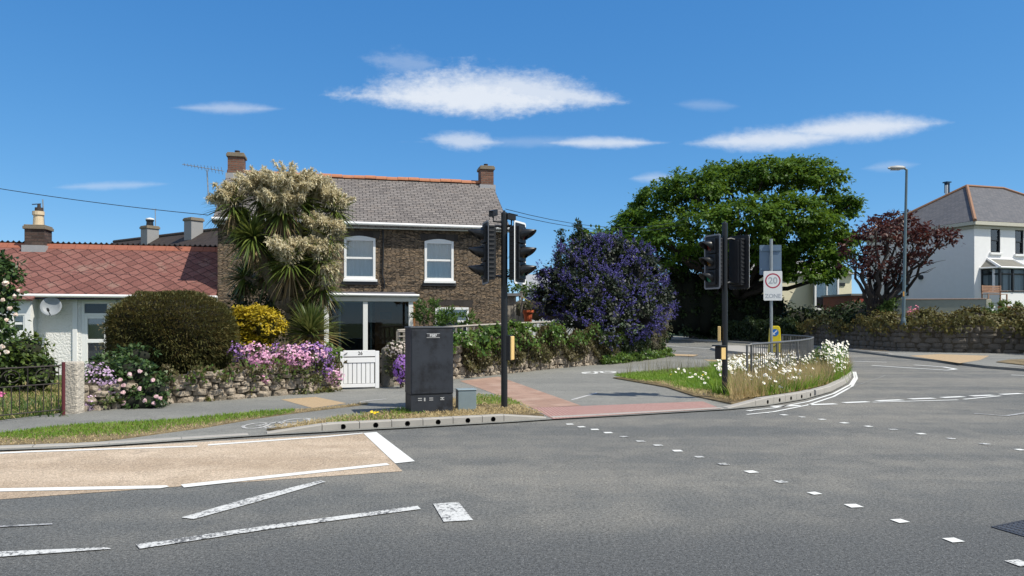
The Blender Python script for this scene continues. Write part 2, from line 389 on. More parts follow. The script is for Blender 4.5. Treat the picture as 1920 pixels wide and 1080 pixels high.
def npmesh(name, V, quads, m, parent=None, kind=None, smooth=False, label=None):
    """V (n,3) in world coordinates, quads (k,4)"""
    if parent is not None:
        I = np.array(FR[parent.name].inverted()); V = V @ I[:3, :3].T + I[:3, 3]
    me = bpy.data.meshes.new(name); nv, nq = len(V), len(quads)
    me.vertices.add(nv); me.vertices.foreach_set('co', V.astype(np.float32).ravel())
    me.loops.add(nq * 4); me.loops.foreach_set('vertex_index', quads.astype(np.int32).ravel())
    me.polygons.add(nq); me.polygons.foreach_set('loop_start', np.arange(0, nq * 4, 4, dtype=np.int32))
    try: me.polygons.foreach_set('loop_total', np.full(nq, 4, np.int32))
    except Exception: pass
    me.update(calc_edges=True)
    o = bpy.data.objects.new(name, me); COL.objects.link(o); me.materials.append(m)
    if parent is not None: o.parent = parent; FR[o.name] = FR[parent.name]
    if smooth: me.polygons.foreach_set('use_smooth', [True] * nq)
    if kind: o['kind'] = kind
    if label: o['label'] = label
    return o
def unit(a): return a / np.maximum(np.linalg.norm(a, axis=-1, keepdims=True), 1e-9)
def rsphere(n): return unit(rng.normal(size=(n, 3)))
def leaf_geo(C, A, N, L, Wd, fold=.18):
    """diamond leaves: centre C, axis A, face normal N, length L, width Wd (arrays)"""
    A = unit(A); S = unit(np.cross(A, N)); N = np.cross(S, A)
    L = np.asarray(L).reshape(-1, 1); Wd = np.asarray(Wd).reshape(-1, 1)
    b = C - A * L * .5; tip = C + A * L * .5 - N * L * fold; l = C + S * Wd * .5 - A * L * .05; r = C - S * Wd * .5 - A * L * .05
    V = np.stack([b, r, tip, l], 1).reshape(-1, 3); Q = np.arange(len(V)).reshape(-1, 4)
    return V, Q
def strips(B, D, L, W0, seg=4, droop=.5, wprof=None, twist=None, curl=None):
    """sword leaves: base B, start direction D, length L, width W0; they droop with gravity"""
    n = len(B); D = unit(D); L = np.asarray(L).reshape(-1, 1); W0 = np.asarray(W0).reshape(-1, 1); droop = np.broadcast_to(np.asarray(droop).reshape(-1, 1), (n, 1))
    up = np.tile(np.array([[0, 0, 1.]]), (n, 1)) + rng.normal(size=(n, 3)) * .25
    S = unit(np.cross(D, up))
    wp = wprof or [(1 - (k / seg)) ** .7 for k in range(seg)] + [.06]
    V = np.zeros((n, seg + 1, 2, 3))
    for k in range(seg + 1):
        tt = k / seg; p = B + D * L * tt; p = p - np.array([[0, 0, 1.]]) * droop * L * tt * tt
        w = W0 * wp[k] * .5; V[:, k, 0] = p - S * w; V[:, k, 1] = p + S * w
    idx = np.arange(n * (seg + 1) * 2).reshape(n, seg + 1, 2)
    Q = np.stack([idx[:, :-1, 0], idx[:, :-1, 1], idx[:, 1:, 1], idx[:, 1:, 0]], -1).reshape(-1, 4)
    return V.reshape(-1, 3), Q
def cat(parts):
    Vs, Qs, k = [], [], 0
    for V, Q in parts: Vs.append(V); Qs.append(Q + k); k += len(V)
    return np.concatenate(Vs), np.concatenate(Qs)
def clumps(ells, per_m2, clump_r, per, leaf, aspect=.55, shell=(.72, 1.03), upb=.5, outb=.6, droop=-.2, zmin=None, jit=.25, lvar=.35, flat=.75, below=.35):
    """leaves gathered in clumps over the surface shell of a set of ellipsoids (centre, radii)"""
    Cs, Ns = [], []
    for c, r in ells:
        c = np.array(c, float); r = np.array(r, float)
        area = 4 * math.pi * ((r[0] * r[1]) ** 1.6 / 3 + (r[0] * r[2]) ** 1.6 / 3 + (r[1] * r[2]) ** 1.6 / 3) ** (1 / 1.6)
        n = max(4, int(area * per_m2)); d = rsphere(n)
        d = d[(d[:, 2] > -below) | (rng.random(n) < .25)]
        s = rng.uniform(shell[0], shell[1], (len(d), 1)) 
        Cs.append(c + d * r * s); Ns.append(unit(d / r))
    C = np.concatenate(Cs); N = np.concatenate(Ns)
    keep = np.ones(len(C), bool)                       # drop clumps buried inside another lobe
    for c, r in ells:
        keep &= (((C - np.array(c)) / np.array(r)) ** 2).sum(1) > .42
    C, N = C[keep], N[keep]
    rr = clump_r * rng.uniform(.6, 1.35, (len(C), 1, 1))
    off = rng.normal(size=(len(C), per, 3)) * rr * .55; off[..., 2] *= flat
    L = (C[:, None] + off).reshape(-1, 3); NN = np.repeat(N, per, 0)
    loc = unit(off.reshape(-1, 3) + 1e-6)
    nrm = unit(NN * outb + np.array([[0, 0, upb]]) + rng.normal(size=L.shape) * jit + loc * .35)
    A = unit(loc * .7 + NN * .4 + rng.normal(size=L.shape) * .5 + np.array([[0, 0, droop]])); 
    if zmin is not None:
        k = L[:, 2] > zmin; L, nrm, A = L[k], nrm[k], A[k]
    ln = leaf * rng.uniform(1 - lvar, 1 + lvar, len(L))
    return leaf_geo(L, A, nrm, ln, ln * aspect)
def inpoly(pts, poly):
    x, y = pts[:, 0], pts[:, 1]; ins = np.zeros(len(pts), bool); n = len(poly); j = n - 1
    for i in range(n):
        xi, yi = poly[i][0], poly[i][1]; xj, yj = poly[j][0], poly[j][1]
        c = ((yi > y) != (yj > y)) & (x < (xj - xi) * (y - yi) / ((yj - yi) if yj != yi else 1e-9) + xi)
        ins ^= c; j = i
    return ins
def scatter_in(poly, dens):
    a = np.array([[p[0], p[1]] for p in poly]); lo, hi = a.min(0), a.max(0)
    n = int((hi - lo).prod() * dens); p = rng.uniform(lo, hi, (n, 2)); return p[inpoly(p, a)]
def sheet(name, poly, m, z=None, th=0.0, kind='structure', parent=None):
    pts = [Vector((p[0], p[1], p[2] if z is None else z)) for p in poly]
    area = sum(pts[i].x * pts[(i + 1) % len(pts)].y - pts[(i + 1) % len(pts)].x * pts[i].y for i in range(len(pts)))
    if area < 0: pts.reverse()
    b = MB()
    if th: b.prism([p - Vector((0, 0, th)) for p in pts], (0, 0, th))
    else: b.add(pts, [tuple(range(len(pts)))])
    return b.build(name, m, parent, kind=kind)
def text(body, name, m, size, parent, M, extrude=.002, bold=0.0):
    c = bpy.data.curves.new(name, 'FONT'); c.body = body; c.size = size; c.extrude = extrude; c.align_x = 'CENTER'; c.align_y = 'CENTER'; c.offset = bold
    tmp = bpy.data.objects.new(name, c); COL.objects.link(tmp)
    dg = bpy.context.evaluated_depsgraph_get(); me = bpy.data.meshes.new_from_object(tmp.evaluated_get(dg)); bpy.data.objects.remove(tmp); bpy.data.curves.remove(c)
    me.transform(M); me.materials.clear(); me.materials.append(m)
    o = bpy.data.objects.new(name, me); COL.objects.link(o); o.parent = parent; FR[o.name] = FR[parent.name]
    return o
def resample(pts, step):
    pts = [Vector(p) for p in pts]; out = [pts[0].copy()]; acc = 0
    for a, b in zip(pts, pts[1:]):
        L = (b - a).length; d = step - acc
        while d <= L: out.append(a.lerp(b, d / L)); d += step
        acc = L - (d - step)
    if (out[-1] - pts[-1]).length > step * .3: out.append(pts[-1].copy())
    return out
def stone_geo(cx, n, along, w, h, d, tilt=0.0):
    """one rounded field stone: centre, outward normal, direction along the wall"""
    up = Vector((0, 0, 1)); M = Matrix((along, n, up)).transposed()
    vs, rows, m = [], [(-1, 0)], 8
    vs.append(Vector((0, 0, -h / 2)))
    for zz, rr in ((-.92, random.uniform(.82, .96)), (random.uniform(-.3, .3), 1), (.92, random.uniform(.78, .96))):
        for j in range(m):
            th = 2 * math.pi * (j + .5) / m; c, s = math.cos(th), math.sin(th)
            q = (abs(c) ** 6 + abs(s) ** 6) ** (-1 / 6.)
            k = rr * random.uniform(.84, 1.06)
            vs.append(Vector((c * q * w / 2 * k, s * q * d / 2 * k, zz * h / 2 * random.uniform(.9, 1.05) + tilt * c * w / 2)))
    vs.append(Vector((0, 0, h / 2)))
    f = [(0, 1 + (j + 1) % m, 1 + j) for j in range(m)]
    for k in range(2):
        f += [(1 + k * m + j, 1 + k * m + (j + 1) % m, 1 + (k + 1) * m + (j + 1) % m, 1 + (k + 1) * m + j) for j in range(m)]
    f += [(1 + 2 * m + j, 1 + 2 * m + (j + 1) % m, 1 + 3 * m) for j in range(m)]
    return [Vector(cx) + M @ v for v in vs], f
def rubble(mb, pts, htop, z0, h0=(.13, .26), w0=(.16, .42), d=.26, out=.04, side=1, tilt=.12):
    """courses of field stones along a ground line; the line is the wall's front foot"""
    pts = [Vector(p) for p in pts]
    segs = [(a, b, (b - a).length) for a, b in zip(pts, pts[1:])]; total = sum(s[2] for s in segs)
    def at(t):
        for i, (a, b, L) in enumerate(segs):
            if t <= L or i == len(segs) - 1: 
                return a.lerp(b, min(1, t / L)), (b - a).normalized(), min(1, t / L) + i
            t -= L
    def H(u):
        if not isinstance(htop, (list, tuple)): return htop
        i = min(int(u), len(htop) - 2); return htop[i] + (htop[i + 1] - htop[i]) * (u - i)
    z = z0; hm = max(htop) if isinstance(htop, (list, tuple)) else htop
    while z < z0 + hm:
        h = random.uniform(*h0); t = random.uniform(-.2, 0)
        while t < total:
            w = random.uniform(*w0); p, al, u = at(max(0, t + w / 2)); al.z = 0; al.normalize()
            if z - z0 + h * .6 < H(u):
                n = Vector((al.y, -al.x, 0)) * side
                hh = h * random.uniform(.85, 1.12)
                c = Vector((p.x, p.y, z + h / 2 + random.uniform(-.02, .02))) - n * (d / 2 - out - random.uniform(-.02, .03))
                v, f = stone_geo(c, n, al, w * 1.03, hh * 1.02, d, random.uniform(-tilt, tilt)); mb.add(v, f)
            t += w
        z += h
    return mb
def ribbon(px, wid, z, m, name='road_marking', closed=False):
    """a painted line of constant width along ground points given in photo pixels"""
    pts = [G(x, y, z) for x, y in px]
    if closed: pts.append(pts[0])
    b = MB(); n = len(pts)
    for i, p in enumerate(pts):
        d = (pts[min(i + 1, n - 1)] - pts[max(0, i - 1)]).normalized(); s = Vector((-d.y, d.x, 0)) * wid / 2
        b.v += [tuple(p + s), tuple(p - s)]
    b.f += [(2 * i, 2 * i + 1, 2 * i + 3, 2 * i + 2) for i in range(n - 1)]
    return b.build(name, m, kind='structure')
# ================================================================ THE SETTING
m, t, o = mat('rough_ground'); c = t.new('ShaderNodeTexCoord').outputs['Object']
principled(t, o, t.ramp(t.noise(c, .6, 6, .6), [(.3, (.035, .06, .015)), (.55, (.07, .10, .025)), (.8, (.16, .13, .06))]), .95, t.noise(c, 12, 4), .5, .05)
M_ground = m
MB().add([(-900, -300, -.06), (900, -300, -.06), (900, 1500, -.06), (-900, 1500, -.06)], [(0, 1, 2, 3)]).build('ground', M_ground, kind='structure')
M_road = asphalt('road_asphalt', (.115, .118, .115), (.205, .195, .172), .6, .25, True)
M_path = asphalt('footway_asphalt', (.175, .175, .163), (.235, .23, .208), .3, .12)
M_buff = asphalt('buff_surfacing', (.36, .275, .195), (.53, .425, .32), .42, .15)
road = [(-60, -12), (60, -12), (75, 20), (75, 33), (34, 41), (26, 42.5), (17, 47), (22, 66), (8, 66), (-3, 44), (-1, 30), (-4, 22), (-14, 14.0), (-60, 3)]
sheet('road', road, M_road, 0.0)
KERB = [(-700, 905), (-300, 868), (-100, 851), (0, 844), (120, 840), (250, 832), (400, 822), (510, 815), (607, 810), (640, 808), (780, 801), (960, 791), (1035, 786), (1200, 777), (1370, 767), (1440, 760), (1510, 748), (1560, 734), (1588, 719), (1597, 707), (1590, 696), (1540, 688), (1450, 681), (1350, 675), (1255, 670)]
WALL = [(-700, 855), (-300, 810), (-60, 797), (0, 791), (120, 776), (320, 757), (560, 739), (637, 730), (710, 727), (760, 721), (850, 712), (1040, 691), (1150, 681), (1245, 668)]
fz = .022
sheet('footway', [G(x, y, fz) for x, y in KERB] + [G(x, y - 8, fz) for x, y in reversed(WALL)], M_path, fz)
# buff surfacing and painted markings on the road
sheet('cycle_lane', [G(x, y) for x, y in [(-500, 905), (-100, 852), (200, 839), (612, 816), (682, 812), (755, 884), (400, 908), (0, 937), (-300, 962)]], M_buff, .004)
M_mark = paintmark('road_paint', (.74, .74, .71), .615, (.16, .155, .145))
M_markw = paintmark('worn_road_paint', (.62, .62, .60), .52, (.10, .10, .10), 34)
M_markf = paintmark('faint_road_paint', (.42, .42, .42), .52, (.13, .13, .13), 30)
def mark(px, m=None, z=.009): return sheet('road_marking', [G(x, y) for x, y in px], m or M_mark, z)
mark([(681, 813), (706, 811), (778, 866), (741, 870)])
mark([(-300, 929), (0, 917), (312, 911.5), (317, 914), (300, 917), (0, 923), (-300, 937)])
mark([(339, 910), (725, 869.5), (731, 873), (345, 915.5)])
mark([(-80, 853), (60, 846.5), (370, 836.5), (370, 838.5), (60, 849), (-80, 856)]); mark([(390, 834), (612, 818.5), (680, 812.5), (680, 814), (612, 820.5), (390, 836.5)])
mark([(340, 972), (363, 975), (480, 943), (611, 905), (600, 902), (460, 937)], M_markw)
mark([(255, 1023), (262, 1031), (510, 993), (789, 956), (783, 950), (500, 987)], M_markw)
mark([(-200, 1051), (0, 1036), (200, 1028), (209, 1031), (0, 1046), (-200, 1062)], M_markw)
mark([(812, 946), (860, 943), (887, 977), (832, 980)], M_markw)
mark([(-60, 989), (0, 987), (98, 983), (98, 985), (0, 990), (-60, 992)], M_markf)
for (x0, y0, x1, y1) in [(1446, 762, 1500, 760.2), (1517, 758.8, 1567, 757), (1582, 755, 1628, 753), (1644, 751.4, 1691, 749.6), (1706, 748, 1751, 746.4), (1766, 745.3, 1806, 743.4), (1821, 742.4, 1862, 740.6), (1877, 739.4, 1915, 737.6)]:
    ribbon([(x0, y0), (x1, y1)], .17, .009, M_mark)
for a in ([(1636, 754), (1796, 749.6)], [(1807, 748.5), (1876, 742)]): ribbon(a, .08, .009, M_mark)
for off in (6, 13):
    ribbon([(1400, 764 + off), (1450, 759 + off), (1515, 747.5 + off * .9), (1563, 733 + off * .8), (1592 + off * .4, 718 + off * .5), (1600 + off * .5, 706 + off * .25), (1597 + off * .5, 697)], .06, .009, M_mark)
ribbon([(1597, 677), (1663, 679)], .14, .009, M_mark); ribbon([(1635, 685), (1710, 690), (1775, 694), (1792, 692), (1770, 688), (1714, 684)], .16, .009, M_mark)
ribbon([(1896, 703), (1990, 706)], .14, .009, M_mark); ribbon([(1826, 775), (1886, 779.5), (1930, 773)], .08, .009, M_markf)
ribbon([(1252, 648), (1290, 651), (1345, 655)], .13, .009, M_mark); ribbon([(1250, 658), (1300, 659)], .12, .009, M_mark); ribbon([(1255, 643), (1330, 645)], .1, .009, M_mark)
ribbon([(1660, 704), (1590, 728)], .02, .009, M_markf)
random.seed(3)
def stud(x, y):
    c = G(x, y); a = random.uniform(-.15, .15) + .25; k = .060 * random.uniform(.85, 1.05); M = Matrix.Translation((c.x, c.y, .008)) @ Matrix.Rotation(a, 4, 'Z')
    MB().add([M @ Vector(q) for q in ((-k, -k, 0), (k, -k, 0), (k, k * .9, 0), (-k * .9, k, 0))], [(0, 1, 2, 3)]).build('road_marking', M_mark if random.random() < .6 else M_markw, kind='structure')
for q in [(1068, 796), (1090, 801), (1115, 806), (1140, 812), (1170, 819.5), (1201, 828), (1233, 835.5), (1270, 846), (1311, 857.5), (1356, 871), (1408, 885.5), (1464, 904), (1527, 926), (1600, 949.5), (1687, 978), (1787, 1014), (1910, 1057),
          (1408, 771), (1437, 775), (1470, 778.5), (1504, 782.5), (1541, 787), (1583, 793.5), (1628, 800), (1675, 806), (1727, 814), (1784, 823), (1846, 833), (1912, 844)]: stud(*q)
# paved crossing, tactile paving, cycle symbols
def fpoly(name, px, m, z): return sheet(name, [G(x, y, z) for x, y in px], m, z)
M_brickpave = bricks('red_block_paving', [(.28, .175, .13), (.345, .225, .17), (.39, .27, .21)], (.20, .14, .11), .4, .4, .008, 0, bstr=.3, bdist=.004, rot=R(-35), var=.15)
M_tact = bricks('red_tactile', [(.39, .23, .20), (.45, .28, .245), (.49, .32, .285)], (.26, .15, .13), .064, .064, .016, 0, bstr=.8, bdist=.006, offset=0, rot=R(-8), var=.15, msm=.5)
M_bufft = bricks('buff_tactile', [(.42, .30, .17), (.50, .37, .22)], (.33, .24, .15), .064, .064, .014, 0, bstr=.6, bdist=.005, offset=0, rot=R(-30), var=.18, msm=.5)
fpoly('paving', [(862, 714), (935, 706), (1090, 760.5), (997, 764.5)], M_brickpave, fz + .004)
fpoly('tactile_paving', [(997, 764.5), (1093, 761), (1318, 752.5), (1352, 766), (1200, 775), (1037, 785.5)], M_tact, fz + .005)
fpoly('tactile_paving', [(527, 748.8), (592, 744), (650, 756), (586, 765)], M_bufft, fz + .004)
fpoly('tactile_paving', [(1252, 663), (1310, 665), (1300, 668), (1254, 666.5)], M_bufft, fz + .004)
fpoly('tactile_paving', [(1318, 674), (1400, 677), (1400, 681), (1330, 677)], M_bufft, fz + .004)
M_bike = paintmark('path_paint', (.55, .54, .52), .55, (.2, .2, .2), 20)
for c, a, b in (((480, 798), 24, 4.6), ((556, 789.5), 26, 4.8)):
    ribbon([(c[0] + a * math.cos(k * math.pi / 7) - b * 0.2 * math.sin(k), c[1] + b * math.sin(k * math.pi / 7) - a * .10 * math.cos(k * math.pi / 7)) for k in range(14)], .055, fz + .006, M_bike, closed=True)
for l in ([(480, 799), (520, 791), (556, 790)], [(500, 802), (545, 797), (582, 790)], [(520, 791), (540, 797)], [(568, 787), (590, 787)], [(496, 803), (512, 798)]): ribbon(l, .055, fz + .006, M_bike)
for c in ((1106, 699), (1140, 697.5)):
    ribbon([(c[0] + 13 * math.cos(k * math.pi / 6), c[1] + 1.8 * math.sin(k * math.pi / 6)) for k in range(12)], .11, fz + .006, M_mark, closed=True)
ribbon([(1095, 699), (1124, 696), (1152, 697)], .12, fz + .006, M_mark)
ribbon([(675, 753), (700, 750), (725, 748)], .06, fz + .006, M_bike)
fpoly('road_marking', [(1070, 749), (1118, 736), (1121, 737), (1074, 750)], M_bike, fz + .006)
# kerbs: half-metre blocks, gully holes drilled in the full-height ones
def kerb_block(mb, mh, p0, p1, h0, h1, depth=.15, hole=False):
    d = (p1 - p0); L = d.length; al = d.normalized(); n = Vector((al.y, -al.x, 0))       # n points at the road
    g = .005; a0, a1 = g, L - g
    def pt(a, q, z): return p0 + al * a - n * q + Vector((0, 0, z))
    ch = .014
    f0, f1 = h0 - ch, h1 - ch
    back = [pt(a0, depth, 0), pt(a1, depth, 0), pt(a1, depth, h1), pt(a0, depth, h0)]
    top = [pt(a0, ch, h0), pt(a1, ch, h1), pt(a1, depth, h1), pt(a0, depth, h0)]
    ed = [pt(a0, 0, f0), pt(a1, 0, f1), pt(a1, ch, h1), pt(a0, ch, h0)]
    mb.add(top, [(0, 1, 2, 3)]); mb.add(ed, [(0, 1, 2, 3)]); mb.add(back, [(3, 2, 1, 0)])
    for a, h, f in ((a0, h0, f0), (a1, h1, f1)):
        mb.add([pt(a, 0, -.03), pt(a, depth, -.03), pt(a, depth, h), pt(a, ch, h), pt(a, 0, f)], [(0, 1, 2, 3, 4)])
    if not hole: mb.add([pt(a0, 0, -.03), pt(a1, 0, -.03), pt(a1, 0, f1), pt(a0, 0, f0)], [(0, 1, 2, 3)]); return
    r, zc, ac, m = .042, .062, L / 2, 10
    top_arc = [pt(ac + r * math.cos(math.pi - math.pi * k / m), 0, zc + r * math.sin(math.pi * k / m)) for k in range(m + 1)]   # left to right over the top
    bot_arc = [pt(ac + r * math.cos(math.pi * k / m), 0, zc - r * math.sin(math.pi * k / m)) for k in range(m + 1)]
    mb.add([pt(a0, 0, zc)] + top_arc + [pt(a1, 0, zc), pt(a1, 0, f1), pt(a0, 0, f0)], [tuple(range(m + 5))])
    mb.add([pt(a1, 0, zc)] + bot_arc + [pt(a0, 0, zc), pt(a0, 0, -.03), pt(a1, 0, -.03)], [tuple(range(m + 5))])
    ring = top_arc[:-1] + bot_arc[:-1]; k = len(ring); inner = [p - n * .09 for p in ring]
    mh.add(ring + inner, [(i, (i + 1) % k, k + (i + 1) % k, k + i) for i in range(k)] + [tuple(range(k, 2 * k))])
def kerb_run(px, hs, m, holes=False, step=.5, mats=None):
    pts = [G(x, y, 0) for x, y in px]; mb, mh = MB(), MB()
    L = [0]
    for a, b in zip(pts, pts[1:]): L.append(L[-1] + (b - a).length)
    def H(s):
        for i in range(len(L) - 1):
            if s <= L[i + 1] + 1e-6: return hs[i] + (hs[i + 1] - hs[i]) * (s - L[i]) / (L[i + 1] - L[i])
        return hs[-1]
    q = resample(pts, step); s = 0
    for a, b in zip(q, q[1:]):
        e = s + (b - a).length; kerb_block(mb, mh, a, b, H(s), H(e), hole=holes and min(H(s), H(e)) > .1 and (b - a).length > .35); s = e
    mb.build('kerb', m, kind='structure')
    if mh.v: mh.build('kerb_drain', M_hole, kind='structure')
kerb_run([(-700, 905), (-300, 868), (-100, 851), (0, 844), (120, 840), (250, 832), (400, 822), (500, 816)], [.05, .05, .06, .05, .03, .03, .03, .03], M_concrete, step=.9)
kerb_run([(500, 816), (607, 810), (640, 808)], [.035, .12, .125], M_concrete, step=.8)
kerb_run([(612, 809.5), (640, 808), (780, 801), (945, 792)], [.125, .125, .125, .125], M_concrete, True)
kerb_run([(945, 792), (1037, 786)], [.125, .03], M_concrete, step=.8)
kerb_run([(1037, 786), (1200, 777), (1365, 767.5)], [.03, .03, .03], M_concrete, step=.9)
kerb_run([(1365, 767.5), (1432, 761)], [.03, .15], M_concrete, step=.8)
kerb_run([(1428, 761.3), (1510, 748), (1530, 743)], [.15, .15, .15], M_concrete, True)
kerb_run([(1530, 743), (1560, 734), (1588, 719), (1597, 707), (1590, 696), (1540, 688), (1450, 681), (1380, 677.5)], [.14] * 4 + [.12, .1, .06, .03], M_concrete, step=.7)
# verges: raised soil slabs (grass comes later)
def spoly(px, z): return [G(x, y, z) for x, y in px]
V_LEFT = spoly([(-320, 868), (-100, 850), (0, 834), (130, 832), (227, 822), (389, 800), (480, 784), (545, 775), (690, 757.5), (690, 754.5), (600, 764), (545, 768), (480, 772), (324, 787), (130, 797), (0, 812), (-320, 838)], .035)
V_MID = spoly([(500, 804), (560, 795), (650, 782), (740, 770), (800, 762), (878, 742), (945, 744.5), (985, 763), (1020, 778), (960, 780), (780, 791), (640, 797.5), (606, 799), (530, 806)], .05)
V_RIGHT = spoly([(1150, 707.6), (1180, 703.5), (1273, 696), (1400, 688), (1480, 682), (1545, 684), (1588, 693), (1594, 702), (1584, 710), (1556, 722), (1508, 735), (1435, 746), (1372, 756), (1300, 741), (1250, 725)], .05)
m, t, o = mat('verge_soil'); c = t.new('ShaderNodeTexCoord').outputs['Object']
principled(t, o, t.ramp(t.noise(c, 3, 6, .65), [(.3, (.10, .075, .035)), (.5, (.20, .15, .08)), (.75, (.30, .235, .14))]), .95, t.noise(c, 60, 3), .8, .03)
M_verge = m
for pl, z in ((V_LEFT, .035), (V_MID, .05), (V_RIGHT, .05)): sheet('verge', pl, M_verge, z, .12)
# far side: pavement, kerb, tactile paving, splitter island
sheet('footway', [G(x, y, .09) for x, y in [(1150, 633), (1262, 634), (1400, 642), (1540, 651), (1600, 657), (1677, 666), (1750, 674), (1850, 686), (1920, 691), (2150, 712)]] + [G(x, y, .09) for x, y in [(2150, 668), (1920, 660), (1700, 656), (1600, 650), (1540, 645), (1400, 637), (1262, 630), (1150, 629)]], M_path, .09, .12)
kerb_run([(2150, 714), (1920, 693), (1850, 688)][::1], [.12, .12, .03], M_concrete, step=1.); kerb_run([(1850, 688), (1750, 676), (1690, 669)], [.03, .03, .03], M_concrete, step=1.)
kerb_run([(1690, 669), (1677, 668), (1600, 659), (1540, 653), (1400, 644), (1262, 636), (1150, 635)], [.04, .12, .12, .12, .12, .12, .12], M_concrete, step=1.)
sheet('tactile_paving', [G(x, y, .094) for x, y in [(1705, 667), (1760, 664), (1855, 667), (1838, 675), (1800, 681), (1752, 674)]], M_bufft, .096)
sheet('tactile_paving', [G(x, y, .094) for x, y in [(1592, 652), (1655, 655), (1668, 659), (1618, 656)]], M_bufft, .096)
sheet('verge', [G(x, y, .1) for x, y in [(1868, 679), (1890, 675), (1960, 673), (2100, 680), (2100, 696), (1930, 686)]], M_verge, .12, .06)
isl = [(1332, 655), (1345, 651), (1385, 651), (1430, 657), (1500, 662), (1512, 666), (1490, 670), (1420, 667), (1352, 660)]
sheet('traffic_island', [G(x, y, .02) for x, y in isl], M_concrete, .13, .14)
# raised gardens behind the walls
sheet('garden_terrace', [(17.0, 62.5), (19.5, 57.5), (20.3, 48.4), (21.2, 46), (23.5, 42.8), (25.5, 41.4), (31, 40.1), (60, 39), (75, 90), (20, 90)], M_ground, 1.30, 1.3)
# ================================================================ BUILDINGS
def locfn(th):
    I = FR[th.name].inverted(); o = I @ Vector((0, 0, CZ))
    def f(px, py, y=0.0):
        d = I.to_3x3() @ Vector(((px - 960) / F, 1, -(py - HZ) / F)); k = (y - o.y) / d.y; q = o + d * k
        return q.x, q.z
    return f
def roof_slab(mb, x0, x1, ya, za, yb, zb, th=.07):
    """one sloping roof plane from (ya, za) to (yb, zb)"""
    d = Vector((0, yb - ya, zb - za)).normalized(); n = Vector((0, -d.z, d.y)); 
    if n.z < 0: n = -n
    a = [Vector((x0, ya, za)), Vector((x1, ya, za)), Vector((x1, yb, zb)), Vector((x0, yb, zb))]
    mb.prism([p - n * th for p in a], n * th)
def sash_window(parent, x0, x1, z0, z1, y, arch=.0, curtain=True, fm=None, glass=None, mid=.5, fw=.085, split=None, dm=None):
    """vertically sliding window in an opening: frame > panes, curtain, sill"""
    fm = fm or M_white; b = MB(); d0, d1 = y - .035, y + .09
    b.box(x0, x0 + fw, d0, d1, z0, z1); b.box(x1 - fw, x1, d0, d1, z0, z1)
    b.box(x0 + fw, x1 - fw, d0 + .002, d1, z0, z0 + fw * 1.25); b.box(x0 + fw, x1 - fw, d0 + .002, d1, z1 - fw, z1)
    zm = z0 + (z1 - z0) * mid; b.box(x0 + fw, x1 - fw, d0 + .03, d1 - .01, zm - .035, zm + .035)
    if split: b.box((x0 + x1) / 2 - .025, (x0 + x1) / 2 + .025, d0 + .03, d1, z0 + fw, z1 - fw)
    if arch:
        n = 10; pts = [Vector((x0 + (x1 - x0) * i / n, d0 + .004, z1 + arch * math.sin(math.pi * i / n))) for i in range(n + 1)]
        b.prism([Vector((x1, d0 + .004, z1)), Vector((x0, d0 + .004, z1))] + pts[1:-1], (0, .05, 0))
    w = b.build('window', fm, parent, bevel=.006)
    MB().box(x0 + fw, x1 - fw, y + .055, y + .061, z0 + fw, zm).build('pane', glass or M_glass, w)
    MB().box(x0 + fw, x1 - fw, y + .030, y + .036, zm, z1 - fw).build('pane', glass or M_glass, w)
    if curtain:
        c = MB(); n = 34; xs = [x0 + (x1 - x0) * i / n for i in range(n + 1)]; k = len(c.v)
        for i, x in enumerate(xs):
            q = y + .17 + .045 * math.sin(i * 1.3) + .012 * math.sin(i * 2.9 + x); c.v += [(x, q, z0), (x, q, z1)]
        for i in range(n):
            if curtain == 2 and .42 < i / n < .6: continue
            c.f.append((2 * i, 2 * i + 2, 2 * i + 3, 2 * i + 1))
        c.build('curtain', M_curtain, w, smooth=True)
    return w
# ---------------------------------------------------------------- the stone house
AN = math.atan2(.225, .974)
H1 = thing('stone_house', 'two storey brown stone house with grey slate roof, terracotta ridge and glazed porch', 'house', (-9.86, 24.78, 0), AN)
L1 = locfn(H1); W1, D1, EV, RG = 9.90, 6.4, 5.02, 7.12
M_stone = rubblemat('brown_rubble_stone', [(.035, .030, .026), (.12, .092, .066), (.24, .175, .12), (.18, .147, .115), (.33, .235, .15), (.15, .115, .09)], (.045, .038, .032), 1.25, 5.6, .06, .10, stain=((.33, .14, .06), 2.4, .64))
M_slate = bricks('weathered_slate', [(.125, .112, .108), (.165, .148, .14), (.205, .185, .175), (.175, .15, .135)], (.018, .017, .017), .26, .155, .013, .012, 6, bstr=.9, bdist=.03, stain=((.34, .17, .07), 1.6, .70), msm=.2, holes=(1.65, .062), var=.22)
wins = []
for (a, b_, c_, d_) in ((645, 446, 704, 524), (796, 452, 850.5, 527)):
    x0, z1 = L1(a, b_); x1, z0 = L1(b_ * 0 + c_, d_); wins.append((x0, x1, z0, z1))
xa, za = L1(824, 575); xb, zb = L1(884, 640); low = (xa - .15, xb - .1, 1.15, 2.15)
px0, pz1 = L1(612, 552, -1.75); px1, _ = L1(784, 552, -1.75)
door = (px0 + .45, px0 + 1.45, .15, 2.3)
b = MB(); b.wall(0, W1, -.1, EV + .1, 0, wins + [low, door], .22)
b.add([(0, 0, -.1), (0, D1, -.1), (0, D1, EV + .1), (0, D1 / 2, RG), (0, 0, EV + .1)], [(0, 4, 3, 2, 1)])
b.add([(W1, 0, -.1), (W1, D1, -.1), (W1, D1, EV + .1), (W1, D1 / 2, RG), (W1, 0, EV + .1)], [(0, 1, 2, 3, 4)])
b.add([(0, D1, -.1), (W1, D1, -.1), (W1, D1, EV + .1), (0, D1, EV + .1)], [(3, 2, 1, 0)])
b.build('wall', M_stone, H1)
